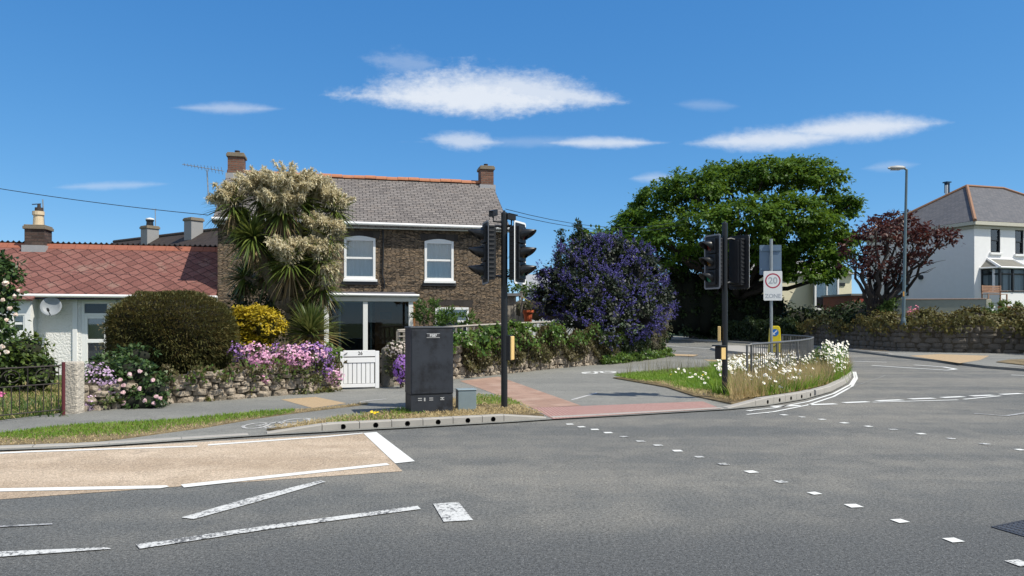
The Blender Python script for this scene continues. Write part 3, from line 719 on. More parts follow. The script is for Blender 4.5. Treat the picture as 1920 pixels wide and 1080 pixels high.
# dark dressed lintel band, sills and downpipe
M_lintel = bricks('dark_dressed_lintel', [(.035, .03, .028), (.055, .047, .042), (.07, .058, .05)], (.03, .026, .024), .32, .4, .006, .02, 5, bstr=.4, bdist=.01)
for w in wins + [low]:
    b = MB(); n = 9; x0, x1, z1 = w[0] - .12, w[1] + .12, w[3]
    lo = [Vector((x0 + (x1 - x0) * i / n, -.006, z1 + .085 * math.sin(math.pi * (i + .0) / n) + (.0 if 0 < i < n else -.0))) for i in range(n + 1)]
    hi = [Vector((x1 + .06, -.006, z1 + .27)), Vector((x0 - .06, -.006, z1 + .27))]
    b.prism(lo + hi, (0, .02, 0)); b.build('lintel', M_lintel, H1)
for w in wins:
    sash_window(H1, *w, .02, arch=.085, mid=.52)
    MB().box(w[0] - .03, w[1] + .06, -.10, .03, w[2] - .085, w[2]).build('window_sill', M_white, H1, bevel=.01)
    MB().box(w[0] - .08, w[1] + .1, -.06, .02, w[2] - .19, w[2] - .088).build('window_sill', plain('dark_slate_sill', (.035, .033, .034), .6), H1, bevel=.01)
sash_window(H1, *low, .02, fm=M_white, mid=.5)
b = MB(); yo = -.16
sl_ = (RG - EV) / (D1 / 2); e = .30
roof_slab(b, -.14, W1 + .12, -e, EV - e * sl_ + .14, D1 / 2 + .02, RG + .16, .06); roof_slab(b, -.14, W1 + .12, D1 + e, EV - e * sl_ + .14, D1 / 2 - .02, RG + .16, .06)
rf = b.build('roof', M_slate, H1)
b = MB(); n = 24
for i in range(n):
    x0 = -.14 + (W1 + .26) * i / n; x1 = -.14 + (W1 + .26) * (i + 1) / n - .012; dz = .012 * math.sin(i * 1.7)
    k = 8; pts = [Vector((x0, D1 / 2 + .15 * math.cos(math.pi * j / k) * 1.15, RG + .10 + dz + .145 * math.sin(math.pi * j / k))) for j in range(k + 1)]
    b.prism(pts, (x1 - x0, 0, 0))
b.build('ridge_tiles', M_terra, H1)
MB().box(-.10, W1 + .10, -.235, -.03, EV - .13, EV + .04).build('fascia', plain('grey_white_fascia', (.62, .64, .62), .5, .06, 3), H1)
g = MB(); g.tube([(-.14, -.30, EV + .035), (W1 + .14, -.30, EV - .005)], .058, 10); g.build('gutter', M_white, H1)
x_, z_ = L1(718, 500, -.05)
MB().tube([(x_, -.06, EV - .15), (x_ + .01, -.05, 4.0), (x_ - .02, -.05, 3.3), (x_ + .05, -.05, 3.05), (x_ + .05, -.05, 2.8)], .028, 8).build('cable_pipe', M_blackmat, H1)
def chimney(parent, x, y, z0, z1, w, d, m, capm, pot=None, roof=None):
    c = MB().box(x - w / 2, x + w / 2, y - d / 2, y + d / 2, z0, z1 - .16).build('chimney', m, parent)
    k = MB(); k.box(x - w / 2 - .05, x + w / 2 + .05, y - d / 2 - .05, y + d / 2 + .05, z1 - .16, z1 - .05); k.box(x - w / 2 - .02, x + w / 2 + .02, y - d / 2 - .02, y + d / 2 + .02, z1 - .05, z1); k.build('cap', capm, c, bevel=.015)
    MB().box(x - w / 2 - .06, x + w / 2 + .06, y - d / 2 - .1, y + d / 2 + .1, z0 + .02, z0 + .32 if roof is None else roof).build('flashing', plain('lead_flashing', (.32, .32, .33), .6), c)
    if pot:
        for (dx, r, h) in pot: MB().lathe([(r, 0), (r * .9, h * .7), (r * 1.1, h * .75), (r * 1.1, h), (r * .6, h)], (x + dx, y, z1 - .02), 14).build('chimney_pot', pot_m, c, smooth=False)
    return c
pot_m = M_darktile
M_cap = plain('lichened_cap', (.20, .165, .12), .9, .3, 10, .4, 40)
cx, _ = L1(911, 330, D1 / 2); chimney(H1, cx, D1 / 2, RG - .35, RG + .80, .52, .62, M_chimbrick, M_cap, [(0, .08, .14)], RG + .02)
cx, _ = L1(444, 300, D1 / 2); chimney(H1, cx, D1 / 2, RG - .35, RG + .84, .56, .66, M_chimbrick, M_cap, [(0.02, .09, .15)], RG + .05)
# porch: plinth, posts, beam, lean-to roof, glazing, lining boards
b = MB(); yp = -1.75
b.box(px0, px1 - .06, yp + .02, yp + .2, 0, .55); b.build('porch_plinth', M_stone, H1)
zt = pz1
for pxp in (612, 685, 770.5):
    x, _ = L1(pxp, 600, yp); MB().box(x - .075, x + .075, yp, yp + .13, .5, zt - .22).build('porch_post', M_white, H1, bevel=.008)
pb = MB(); pb.box(px0 - .05, px1, yp - .04, yp + .1, zt - .22, zt - .04); pb.build('porch_beam', plain('cream_white_beam', (.60, .58, .52), .5), H1, bevel=.01)
MB().tube([(px0 - .1, yp - .09, zt + .0), (px1 + .03, yp - .09, zt - .02)], .045, 8).build('porch_gutter', M_white, H1)
b = MB(); roof_slab(b, px0 - .08, px1 + .02, yp - .08, zt - .02, 0, zt + .16, .05); b.build('porch_roof', M_slatepl, H1)
x_, _ = L1(771, 560, yp)
b = MB(); b.box(px0, x_ - .06, yp + .05, yp + .056, .55, zt - .22); b.build('porch_glazing', M_glassd, H1)
MB().box(x_ - .03, x_ - .024, yp + .13, -.03, .55, zt - .22).build('porch_glazing', M_glassd, H1)
b = MB(); xm, _ = L1(693, 600, yp); b.box(xm + .25, x_ + .3, -.035, -.003, .1, zt + .05); b.build('lining_boards', M_brownwood, H1)
fr = MB(); d0, d1, d2, d3 = door; fr.box(d0 - .07, d0, -.04, .05, d2, d3); fr.box(d1, d1 + .07, -.04, .05, d2, d3); fr.box(d0 - .07, d1 + .07, -.04, .05, d3, d3 + .08); dr = fr.build('door', plain('grey_green_frame', (.34, .40, .38), .5), H1)
MB().box(d0, d1, .05, .1, d2, d3).build('door_panel', plain('dark_door', (.03, .035, .035), .5), dr)
b = MB(); b.box(xm + .42, xm + .82, -.06, -.036, 1.72, 1.98); b.build('picture_frame', plain('dark_picture', (.05, .07, .08), .4), H1)
b = MB().box(.02, W1 - .02, .3, .34, .0, EV); b.build('inner_wall', M_interior, H1)
# ---------------------------------------------------------------- white cottage
H2 = thing('white_cottage', 'low white roughcast cottage with a dull red scalloped tile roof and white gutter', 'house', (-9.86, 24.78, 0), AN)
L2 = locfn(H2); XL = -9.2; D2 = 5.2
e2, r2 = 2.50, 4.22
M_redtile = bricks('red_diamond_tiles', [(.14, .058, .048), (.18, .075, .062), (.215, .094, .078), (.19, .085, .07)], (.118, .053, .045), .33, .33, .020, .20, 2.6, bstr=1.0, bdist=.05, rot=R(45), offset=0, msm=1., stain=((.25, .155, .125), 1.1, .56), var=.22)
wx0, wz1 = L2(31, 594, -.35)
dx0, dz1 = L2(152, 564); dx1, _ = L2(206, 600); dz0 = .18
doorh = (dx0, dx1, dz0, dz1)
b = MB(); xk, zk = L2(76, 612)
b.wall(XL, 0, -.1, e2, 0, [doorh], .2); b.add([(XL, 0, -.1), (XL, D2, -.1), (XL, D2, e2), (XL, D2 / 2, r2), (XL, 0, e2)], [(0, 4, 3, 2, 1)])
b.add([(XL, D2, -.1), (0, D2, -.1), (0, D2, e2), (XL, D2, e2)], [(3, 2, 1, 0)]); b.add([(-.02, .1, -.1), (-.02, D2, -.1), (-.02, D2, e2), (-.02, D2 / 2, r2), (-.02, .1, e2)], [(0, 1, 2, 3, 4)])
b.build('wall', M_roughcast, H2)
# smooth white pilasters and door surround
b = MB(); b.box(dx0 - .24, dx0 - .10, -.05, .0, 0, e2 - .12); b.box(dx1 + .06, dx1 + .2, -.05, 0, 0, e2 - .12); b.build('door_surround', M_render, H2, bevel=.01)
b = MB(); fw = .09
b.box(dx0, dx0 + fw, .02, .1, dz0, dz1); b.box(dx1 - fw, dx1, .02, .1, dz0, dz1); b.box(dx0 + fw, dx1 - fw, .022, .1, dz1 - fw, dz1)
zt_ = dz1 - .40; b.box(dx0 + fw, dx1 - fw, .022, .1, zt_ - .08, zt_); b.box(dx0 + fw, dx0 + 2 * fw, .024, .1, dz0, zt_ - .08); b.box(dx1 - 2 * fw, dx1 - fw, .024, .1, dz0, zt_ - .08)
b.box(dx0 + 2 * fw, dx1 - 2 * fw, .026, .1, zt_ - .17, zt_ - .08); b.box(dx0 + 2 * fw, dx1 - 2 * fw, .026, .1, dz0 + .78, dz0 + .90); b.box(dx0 + 2 * fw, dx1 - 2 * fw, .026, .1, dz0, dz0 + .14)
dd = b.build('door', M_white, H2, bevel=.006)
MB().box(dx0 + fw, dx1 - fw, .07, .075, zt_, dz1 - fw).build('fanlight', M_glassd, dd); MB().box(dx0 + 2 * fw, dx1 - 2 * fw, .07, .075, dz0 + .14, dz0 + .78).build('pane', M_glass, dd); MB().box(dx0 + 2 * fw, dx1 - 2 * fw, .07, .075, dz0 + .9, zt_ - .17).build('pane', M_glass, dd)
MB().box(dx0, dx1, .30, .32, dz0, dz1).build('door_curtain', plain('grey_net', (.20, .21, .23), .9, .2, 8), dd)
# bay at the left
bx1, _ = L2(70, 600, -.0); bx0 = bx1 - 1.9; wA = (bx1 - .52, bx1 - .16, 1.32, 1.86)
b = MB(); b.wall(bx0, bx1, -.1, e2 - .14, -.55, [wA], .12); b.add([(bx1, -.55, -.1), (bx1, 0, -.1), (bx1, 0, e2 - .14), (bx1, -.55, e2 - .14)], [(0, 1, 2, 3)]); b.add([(bx0, -.55, -.1), (bx0, 0, -.1), (bx0, 0, e2 - .14), (bx0, -.55, e2 - .14)], [(3, 2, 1, 0)]); b.add([(bx0, -.55, e2 - .14), (bx1, -.55, e2 - .14), (bx1, 0, e2 - .14), (bx0, 0, e2 - .14)], [(0, 1, 2, 3)])
bay = b.build('bay', M_render, H2)
sash_window(H2, *wA, -.50, curtain=True, fw=.045)
s2 = (r2 - e2) / (D2 / 2); e = .24
b = MB(); roof_slab(b, XL - .1, -.02, -.42, e2 - .42 * s2 + .2, D2 / 2, r2 + .1, .06); b.build('roof', M_redtile, H2)
b = MB(); roof_slab(b, bx0 - .1, bx1 + .12, -.75, e2 - .16, -.1, e2 + .12, .05); b.build('bay_roof', M_redtile, H2)
# corrugated back slope showing above the ridge
b = MB(); n = 420; k = 0
for i in range(n + 1):
    x = XL - .1 + (0 - XL + .06) * i / n; z = .042 * (1 - abs(math.sin(math.pi * i / n * (9.2 / .172)))) * 1.6 - .0
    b.v += [(x, D2 / 2 - .05, r2 + .19 + z), (x, D2 + .25, e2 - .15 + z), (x, D2 / 2 - .05, r2 + .155 + z)]
b.f += [(3 * i, 3 * i + 3, 3 * i + 4, 3 * i + 1) for i in range(n)] + [(3 * i, 3 * i + 2, 3 * i + 5, 3 * i + 3) for i in range(n)]
b.build('corrugated_roof', plain('dark_corrugated_sheet', (.035, .028, .028), .7, .3, 6, .1), H2)
b = MB(); nn = 22
for i in range(nn):
    x0 = XL - .1 + (9.28) * i / nn; x1 = x0 + 9.28 / nn - .01
    b.prism([Vector((x0, D2 / 2 - .22, r2 - .03)), Vector((x0, D2 / 2 - .2, r2 + .0)), Vector((x0, D2 / 2 - .05, r2 + .155)), Vector((x0, D2 / 2 + .02, r2 + .155)), Vector((x0, D2 / 2 + .02, r2 - .03))], (x1 - x0, 0, 0))
b.build('ridge_tiles', plain('dull_terracotta', (.27, .095, .06), .85, .3, 9, .3, 40, dirt=((.10, .055, .045), .56, .7)), H2)
MB().box(XL, -.02, -.40, -.02, e2 - .14, e2 - .03).build('fascia', M_navy, H2)
MB().tube([(XL - .1, -.47, e2 - .02), (.05, -.47, e2 - .05)], .055, 10).build('gutter', M_white, H2)
MB().tube([(-.06, -.47, e2 - .05), (.0, -.14, e2 - .3), (.0, -.08, e2 - .5), (.0, -.08, .1)], .04, 8).build('downpipe', M_white, H2)
pot_m = plain('cream_chimney_pot', (.62, .50, .34), .8, .15, 8, .2, 40)
cx, _ = L2(72, 440, D2 / 2); c = chimney(H2, cx, D2 / 2, r2 - .4, r2 + .78, .62, .68, bricks('dark_chimney_stone', [(.04, .028, .025), (.08, .052, .043), (.12, .085, .07)], (.06, .05, .045), .4, .11, .014, .05, 4), M_cap, [(0, .17, .52)], r2 + .06)
MB().lathe([(.13, 0), (.13, .14), (.06, .15), (.05, .26), (.0, .27)], (cx + .02, D2 / 2, r2 + 1.27), 12).build('cowl', M_darktile, c)
MB().tube([(cx - .2, D2 / 2, r2 + 1.52), (cx + .08, D2 / 2, r2 + 1.55)], .018, 6).build('cowl_vane', M_darktile, c)
# dark interior so the glass reads as glass
MB().box(XL + .1, -.1, .6, .65, 0, e2).build('inner_wall', M_interior, H2)
# satellite dish on the cottage wall
q, zq = L2(96, 575, -.46); wp = FR[H2.name] @ Vector((q, -.46, zq)); face = (Vector((.30, -.95, .25))).normalized()
SD = thing('satellite_dish', 'round grey satellite dish on the white cottage wall beside the door', 'satellite dish', tuple(FR[H2.name] @ Vector((q, 0, zq - .25))))
Md = Matrix.Translation(wp) @ face.to_track_quat('Z', 'Y').to_matrix().to_4x4()
b = MB(); b.lathe([(.02, -.05), (.12, -.04), (.22, -.01), (.30, .045), (.305, .04), (.225, -.02), (.12, -.052), (.02, -.06)], n=28); b.build('dish', plain('dish_grey', (.26, .28, .30), .5, .1), SD, world=True, M=Md, smooth=True)
b = MB(); b.tube([Md @ Vector((0, -.28, .02)), Md @ Vector((0, -.20, .30))], .014, 8); b.tube([Md @ Vector((0, -.20, .26)), Md @ Vector((0, -.16, .36))], .035, 10); b.build('arm', M_blackmat, SD, world=True)
MB().tube([Md @ Vector((0, 0, -.05)), FR[H2.name] @ Vector((q, -.02, zq - .18)), FR[H2.name] @ Vector((q, .0, zq - .2))], .022, 8).build('bracket', M_steel, SD, world=True)
# ---------------------------------------------------------------- dark roofed house behind
A_, B_ = P(214, 453, 41), P(425, 430, 35)
ang = math.atan2(B_.y - A_.y, B_.x - A_.x)
H3 = thing('brown_roofed_house', 'house with dark brown tiled roof and two grey chimneys behind the cottage', 'house', (A_.x, A_.y, 0), ang)
LX = (B_ - A_).xy.length + 2.5; rz = (A_.z + B_.z) / 2; dz_ = 4.0; ez = rz - 2.6
b = MB(); roof_slab(b, 0, LX, -dz_ - .3, ez - .2, 0, rz, .06); roof_slab(b, 0, LX, dz_ + .3, ez - .2, 0, rz, .06); b.build('roof', bricks('brown_concrete_tiles', [(.040, .030, .026), (.052, .040, .034)], (.028, .02, .018), .3, .3, .012, bstr=.5), H3)
b = MB().box(.1, LX - .1, -dz_, dz_, 0, ez); b.add([(.1, -dz_, ez), (.1, dz_, ez), (.1, 0, rz - .1), (LX - .1, -dz_, ez), (LX - .1, dz_, ez), (LX - .1, 0, rz - .1)], [(0, 2, 1), (3, 4, 5)]); b.build('wall', M_greyrender, H3)
MB().tube([(0, 0, rz + .02), (LX, 0, rz + .02)], .09, 8).build('ridge_tiles', M_darktile, H3)
L3 = locfn(H3); pot_m = M_black
mg = plain('grey_rendered_chimney', (.27, .27, .27), .85, .15, 3, .2)
x_, z_ = L3(281, 424, -.4); c3 = chimney(H3, x_, -.4, rz - 1.0, z_, .62, .62, mg, M_cap, [(0, .18, .36)]); MB().lathe([(.21, 0), (.2, .06), (.0, .11)], (x_, -.4, z_ + .33), 12).build('cowl', M_white, c3)
x_, z_ = L3(363, 409, -.4); chimney(H3, x_, -.4, rz - 1.0, z_, .62, .62, mg, M_cap)
# ---------------------------------------------------------------- aerials and cables
def aerial(name, label, base, top, boom=None, els=0, el=.5):
    tt = thing(name, label, 'aerial', tuple(base)); MB().tube([base, top], .022, 6).build('mast', M_steel, tt, world=True)
    if boom:
        b = MB(); b.tube(boom, .013, 5); d = (boom[1] - boom[0]); side = d.normalized().cross(Vector((0, 0, 1))).normalized(); upv = side.cross(d.normalized())
        for i in range(els):
            p = boom[0] + d * (.05 + .9 * i / max(1, els - 1)); s = (side * .5 + upv * .8).normalized() * el * (.35 + .65 * i / els); b.tube([p - s / 2, p + s / 2], .008, 5)
        b.build('antenna', M_steel, tt, world=True)
aerial('television_aerial', 'rooftop aerial with many crossbars at the left end of the stone house', P(391, 372, 26.2), P(388, 318, 26.2), [P(342, 308, 26.4), P(420, 321, 26.0)], 12, .30)
aerial('television_aerial', 'thin aerial pole beside the cream chimney pot of the cottage', P(84, 446, 27.2), P(80, 374, 27.2))
aerial('television_aerial', 'small hooked aerial beside the capped chimney of the brown roofed house', P(292, 438, 38.5), P(291, 392, 38.5), [P(286, 392, 38.5), P(293, 393, 38.5)], 2, .2)
def cable(label, pts, r=.012):
    o = MB().tube(pts, r, 6, cap=True).build('overhead_cable', M_blackmat); return props(o, label, 'cable')
def sag(a, b, s, n=14): return [a.lerp(b, i / n) - Vector((0, 0, 4 * s * (i / n) * (1 - i / n))) for i in range(n + 1)]
cable('black cable running from the left edge to the stone house gutter', sag(P(-140, 330, 23), P(389, 403, 24.6), .10))
cable('higher of two cables leaving the right gable of the stone house', sag(P(948, 392, 27.3), P(1300, 405, 52), .75))
cable('lower of two cables leaving the right gable of the stone house', sag(P(949, 400, 27.3), P(1290, 418, 52), .62))
# ---------------------------------------------------------------- white house on the right
AR = math.atan2(.292, .956)
H4 = thing('white_house', 'tall white rendered house with hipped grey slate roof and bay windows', 'house', (28.75, 46, 1.3), AR)
L4 = locfn(H4); EV4 = 6.55; D4 = 8.9; LN4 = 12.15; AP = 4.45; RZ = 9.72
def hz(px, py, y=0.0):
    x, z = L4(px, py, y); return x, z
ws = []
for (a, b_, c_, d_) in ((1857.5, 427, 1875.5, 474), (1903.5, 431, 1919.5, 477)):
    x0, z1 = hz(a, b_); x1, z0 = hz(c_, d_); ws.append((x0, x1, z0, z1))
bw0, bz1 = hz(1843, 503); bw1, bz0 = hz(1903, 549)
x5, _ = hz(1903, 520); x6 = x5 + 1.15
b = MB(); b.wall(0, LN4, -.2, EV4, 0, ws + [(bw0 + .4, bw1 - .1, bz0 + .1, bz1 - .2), (x5 + .05, x6, .2, bz1 - .1)], .18)
sx, sz = .6, 1.3
b.add([(0, 0, -.2), (0, D4, -.2), (0, D4, EV4), (0, 0, EV4)], [(0, 3, 2, 1)]); b.add([(LN4, 0, -.2), (LN4, D4, -.2), (LN4, D4, EV4), (LN4, 0, EV4)], [(0, 1, 2, 3)]); b.add([(0, D4, -.2), (LN4, D4, -.2), (LN4, D4, EV4), (0, D4, EV4)], [(3, 2, 1, 0)])
b.build('wall', M_render, H4)
o_ = .32; ze = EV4 - .02
c4 = [Vector((-o_, -o_, ze)), Vector((LN4 + o_, -o_, ze)), Vector((LN4 + o_, D4 + o_, ze)), Vector((-o_, D4 + o_, ze))]; a4, b4 = Vector((AP, AP, RZ)), Vector((LN4 - AP, AP, RZ))
b = MB(); b.add(c4 + [a4, b4], [(0, 1, 5, 4), (1, 2, 5), (2, 3, 4, 5), (3, 0, 4)]); b.add([v - Vector((0, 0, .08)) for v in c4], [(3, 2, 1, 0)])
b.build('roof', bricks('grey_slate', [(.095, .097, .108), (.115, .115, .125), (.135, .132, .14)], (.05, .05, .058), .3, .2, .008, bstr=.35, bdist=.01, var=.15), H4)
b = MB()
for p, q in ((c4[0], a4), (c4[1], b4), (c4[3], a4), (c4[2], b4), (a4, b4)): b.tube([p + Vector((0, 0, .03)), q + Vector((0, 0, .03))], .11, 7)
b.build('hip_tiles', plain('orange_hip_tiles', (.27, .145, .085), .8, .25, 6, .3), H4)
b = MB(); b.box(-o_ + .02, LN4 + o_, -o_ - .02, -o_ + .10, ze - .24, ze - .02); b.box(-o_ - .02, -o_ + .1, -o_ + .1, D4 + o_, ze - .24, ze - .02); b.box(-.12, LN4, -.12, -.002, ze - .42, ze - .24); b.box(-.12, -.002, 0, D4, ze - .42, ze - .24); b.box(-o_ + .1, LN4 + o_, -o_ + .1, 0, ze - .16, ze - .1); b.build('fascia', plain('cream_fascia', (.50, .48, .40), .6), H4, bevel=.01)
M_bwframe = plain('black_window_frame', (.018, .022, .028), .45, .15)
for w in ws:
    sash_window(H4, *w, .06, curtain=False, fm=M_bwframe, fw=.07); MB().box(w[0] - .1, w[1] + .1, -.12, .0, w[2] - .14, w[2]).build('window_sill', M_white, H4, bevel=.01)
MB().box(.3, LN4, .9, .95, 0, EV4).build('inner_wall', plain('pale_interior', (.22, .23, .25), .9), H4)
# bay windows with lean-to slated roofs
def baywin(x0, x1, z0, z1, zr, dep, lab):
    e = .45
    pl = [(x0, 0), (x0 + e, -dep), (x1 - e, -dep), (x1, 0)]
    b = MB(); b.prism([Vector((x, y, -.1)) for x, y in pl], (0, 0, z0 + .1)); by = b.build('bay', M_render, H4)
    fr = MB()
    def post(x, y): fr.box(x - .06, x + .06, y - .06, y + .06, z0, z1)
    for x, y in pl: post(x, y)
    for k in (1 / 2.,): post(x0 + e + (x1 - x0 - 2 * e) * k, -dep)
    for (xa, ya), (xb, yb) in zip(pl, pl[1:]):
        for zc, hh in ((z0 + .05, .06), (z1 - .05, .06), (z0 + (z1 - z0) * .74, .05)): fr.tube([(xa, ya, zc), (xb, yb, zc)], hh, 4)
    fr.build('bay_frame', M_bwframe, by)
    gl = MB(); cu = MB()
    for (xa, ya), (xb, yb) in zip(pl, pl[1:]):
        gl.add([(xa, ya, z0), (xb, yb, z0), (xb, yb, z1), (xa, ya, z1)], [(0, 1, 2, 3)])
    gl.build('pane', M_glassd, by)
    n = 40; k0 = 0
    for i in range(n + 1):
        u = i / n; x = x0 + .15 + (x1 - x0 - .3) * u; y = -dep * .7 + .05 * math.sin(i * 1.7); cu.v += [(x, y, z0), (x, y, z1)]
    for i in range(n):
        if i / n < .18 or .3 < i / n < .44 or .52 < i / n < .92: cu.f.append((2 * i, 2 * i + 2, 2 * i + 3, 2 * i + 1))
    cu.build('curtain', M_curtain, by, smooth=True)
    o = .16; rl = [Vector((x0 - o, 0, z1)), Vector((x0 + e - o, -dep - o, z1)), Vector((x1 - e + o, -dep - o, z1)), Vector((x1 + o, 0, z1)), Vector((x0 + e, -.0, zr)), Vector((x1 - e, -.0, zr))]
    rb = MB(); rb.add(rl, [(0, 1, 4), (1, 2, 5, 4), (2, 3, 5), (3, 2, 1, 0)]); rb.build('bay_roof', plain('lichened_slate', (.17, .165, .145), .8, .3, 4, .3, dirt=((.36, .34, .27), .6, .7)), by)
    tr = MB(); tr.tube([rl[1], rl[4]], .09, 6); tr.tube([rl[2], rl[5]], .07, 6); tr.tube([rl[0], rl[1]], .06, 6); tr.tube([rl[1], rl[2]], .07, 6); tr.tube([rl[2], rl[3]], .06, 6); tr.tube([rl[4], rl[5]], .08, 6); tr.build('bay_trim', M_white, by)
_, zr = hz(1870, 486)
baywin(bw0 - .1, bw1 + .25, bz0, bz1, zr, .85, 'left')
baywin(x6 + .0, x6 + 2.6, bz0, bz1 + .1, zr + .3, .85, 'right')
b = MB(); b.box(x5 + .3, x6, -.25, .1, bz1 - .02, bz1 + .14); b.build('door_canopy', M_white, H4, bevel=.02)
b = MB(); b.box(x5 + .12, x6 - .02, .08, .14, .2, bz1 - .12); b.build('door', plain('dark_red_door', (.07, .02, .025), .5), H4)
# side wall window and vent, roof flue
fm = M_bwframe
def side(px, py):
    I = FR[H4.name].inverted(); o = I @ Vector((0, 0, CZ)); d = I.to_3x3() @ Vector(((px - 960) / F, 1, -(py - HZ) / F)); k = (0 - o.x) / d.x; q = o + d * k; return q.y, q.z
y0, z1 = side(1704, 512); y1, z0 = side(1682, 555)
ya, yb = min(y0, y1), max(y0, y1)
b = MB(); b.box(-.05, -.004, ya, yb, z0, z1); w_ = b.build('side_window', fm, H4); MB().box(-.06, -.052, ya + .08, yb - .08, z0 + .08, (z0 + z1) / 2 - .05).build('pane', M_glass, w_); MB().box(-.06, -.052, ya + .08, yb - .08, (z0 + z1) / 2 + .05, z1 - .08).build('pane', M_glass, w_)
yv, zv = side(1728, 520); MB().tube([(-.14, yv, zv), (0, yv, zv)], .16, 12).build('wall_vent', M_bwframe, H4)
fx, fzz = L4(1775, 385, 5.9); fx = max(fx, .9); zrf = ze + (RZ - ze) * (fx + o_) / (AP + o_)
fl = MB(); fl.box(fx - .12, fx + .12, 5.75, 5.99, zrf - .1, zrf + .62); flo = fl.build('roof_flue', plain('blue_black_flue', (.02, .04, .075), .4), H4); MB().box(fx - .2, fx + .2, 5.67, 6.07, zrf + .62, zrf + .7).build('cap', plain('blue_flue_cap', (.03, .08, .15), .4), flo); MB().box(fx - .16, fx - .125, 5.7, 5.9, zrf - .3, zrf + .45).build('flashing', M_white, flo)
# ---------------------------------------------------------------- cream bungalow between the trees
A5 = P(1440, 600, 76); H5 = thing('cream_bungalow', 'cream rendered bungalow with tall glazed bay behind the dark hedge', 'house', (A5.x, A5.y, 1.2), R(8))
L5 = locfn(H5)
x0, _ = L5(1380, 560); x1, zt5 = L5(1597, 512); xb0, zb1 = L5(1517, 517); xb1, zb0 = L5(1560, 578)
b = MB(); hole = (xb0 + .1, xb1 - .1, zb0, zb1 - .3)
b.wall(x0, x1, -.2, zt5, 0, [], .1)
b.add([(x1, 0, -.2), (x1, 7, -.2), (x1, 7, zt5), (x1, 0, zt5)], [(0, 1, 2, 3)]); b.add([(x0, 7, -.2), (x1, 7, -.2), (x1, 7, zt5), (x0, 7, zt5)], [(3, 2, 1, 0)]); b.add([(x0, 0, -.2), (x0, 7, -.2), (x0, 7, zt5), (x0, 0, zt5)], [(3, 2, 1, 0)]); b.build('wall', M_cream, H5)
xm5 = (xb0 + xb1) / 2
b = MB(); roof_slab(b, x0 - .3, x1 + .3, -.4, zt5 - .1, 3.5, zt5 + 1.5, .1); roof_slab(b, x0 - .3, x1 + .3, 7.4, zt5 - .1, 3.5, zt5 + 1.5, .1); b.build('roof', plain('grey_flat_roof', (.24, .23, .22), .8, .15, 2), H5)
b = MB(); b.box(xb0 - .1, xb1 + .1, -1.2, -.003, -.1, zb0); b.box(xb0 - .05, xb0 + .12, -1.2, -1.05, zb0, zb1); b.box(xb1 - .12, xb1 + .05, -1.2, -1.05, zb0, zb1); b.box(xm5 - .05, xm5 + .07, -1.2, -1.08, zb0, zb1); b.box(xb0 - .05, xb1 + .05, -1.2, -1.05, zb1 - .1, zb1 + .12); by5 = b.build('bay', M_white, H5)
b = MB(); b.box(xb0 + .12, xb1 - .12, -1.12, -1.11, zb0, zb1 - .1); b.box(xb1 - .04, xb1 - .03, -1.05, 0, zb0, zb1 - .1); b.build('pane', M_glass, by5); MB().box(xb0 + .15, xm5, -.6, -.55, zb0, zb1 - .7).build('blind', plain('grey_blind', (.25, .26, .28), .9), by5)
b = MB(); b.add([(xb0 - .4, -1.4, zb1 + .12), (xb1 + .4, -1.4, zb1 + .12), (xb1 + .1, 0, zb1 + 1.0), (xb0 - .1, 0, zb1 + 1.0), (xb0 - .4, -.0, zb1 + .12), (xb1 + .4, 0, zb1 + .12)], [(0, 1, 2, 3), (0, 3, 4), (1, 5, 2), (0, 4, 5, 1)]); b.build('bay_roof', plain('pale_bay_roof', (.45, .43, .38), .8), H5)
xg, zg = L5(1578, 533); b = MB(); b.box(xg - .5, xg + .35, -.08, -.004, zg - .18, zg + .14); b.build('wall_lamp', M_bwframe, H5)
b = MB(); b.tube([(xb1 + .3, -2.2, zb0 - .2), (xb1 + .3, -2.2, zb0 + .75), (x1 - .3, -2.2, -.2)], .03, 6); b.build('handrail', M_black, H5)
# red brick garage
A6 = P(1597, 600, 68); H6 = thing('red_garage', 'low red brick garage between the cream bungalow and the purple tree', 'garage', (A6.x, A6.y, 1.2), R(6))
b = MB(); b.box(0, 4.4, 0, 5, -.2, 2.75); b.build('wall', bricks('red_garage_brick', [(.18, .045, .03), (.25, .065, .045)], (.2, .14, .11), .23, .075, .01), H6); MB().box(-.15, 4.55, -.15, 5.15, 2.75, 2.92).build('roof', plain('grey_garage_roof', (.18, .18, .18), .8), H6); MB().box(.7, 3.3, -.04, -.003, -.1, 2.45).build('door', plain('red_garage_door', (.28, .05, .035), .5), H6)
# shed by the stone house, far pale building
A7 = P(938, 600, 31.5); H7 = thing('garden_shed', 'grey timber shed with flat felt roof beside the stone house', 'shed', (A7.x, A7.y, 0), R(12))
b = MB(); b.box(0, .62, 0, 2.4, 0, 2.72); b.build('wall', M_wood, H7); MB().box(-.1, .9, -.2, 2.6, 2.72, 2.84).build('roof', plain('grey_felt', (.17, .17, .18), .9), H7)
b = MB()
for i in range(4): b.box(.02 + .15 * i, .15 + .15 * i, -.02, -.002, .05, 2.7)
b.build('cladding', M_wood, H7); MB().box(.60, .68, -.04, .04, 0, 2.75).build('corner_post', plain('pale_timber', (.42, .38, .32), .8), H7)
A8 = P(984, 600, 70); H8 = thing('pale_bungalow', 'distant pale bungalow glimpsed behind the dark blue shrub', 'house', (A8.x, A8.y, 0), R(-4))
b = MB().box(0, 9, 0, 6, 0, 4.6); b.build('wall', M_render, H8); b = MB(); roof_slab(b, -.4, 9.4, -.4, 4.5, 3, 6.2, .1); roof_slab(b, -.4, 9.4, 6.4, 4.5, 3, 6.2, .1); b.build('roof', plain('pale_grey_tiles', (.30, .31, .33), .8), H8)
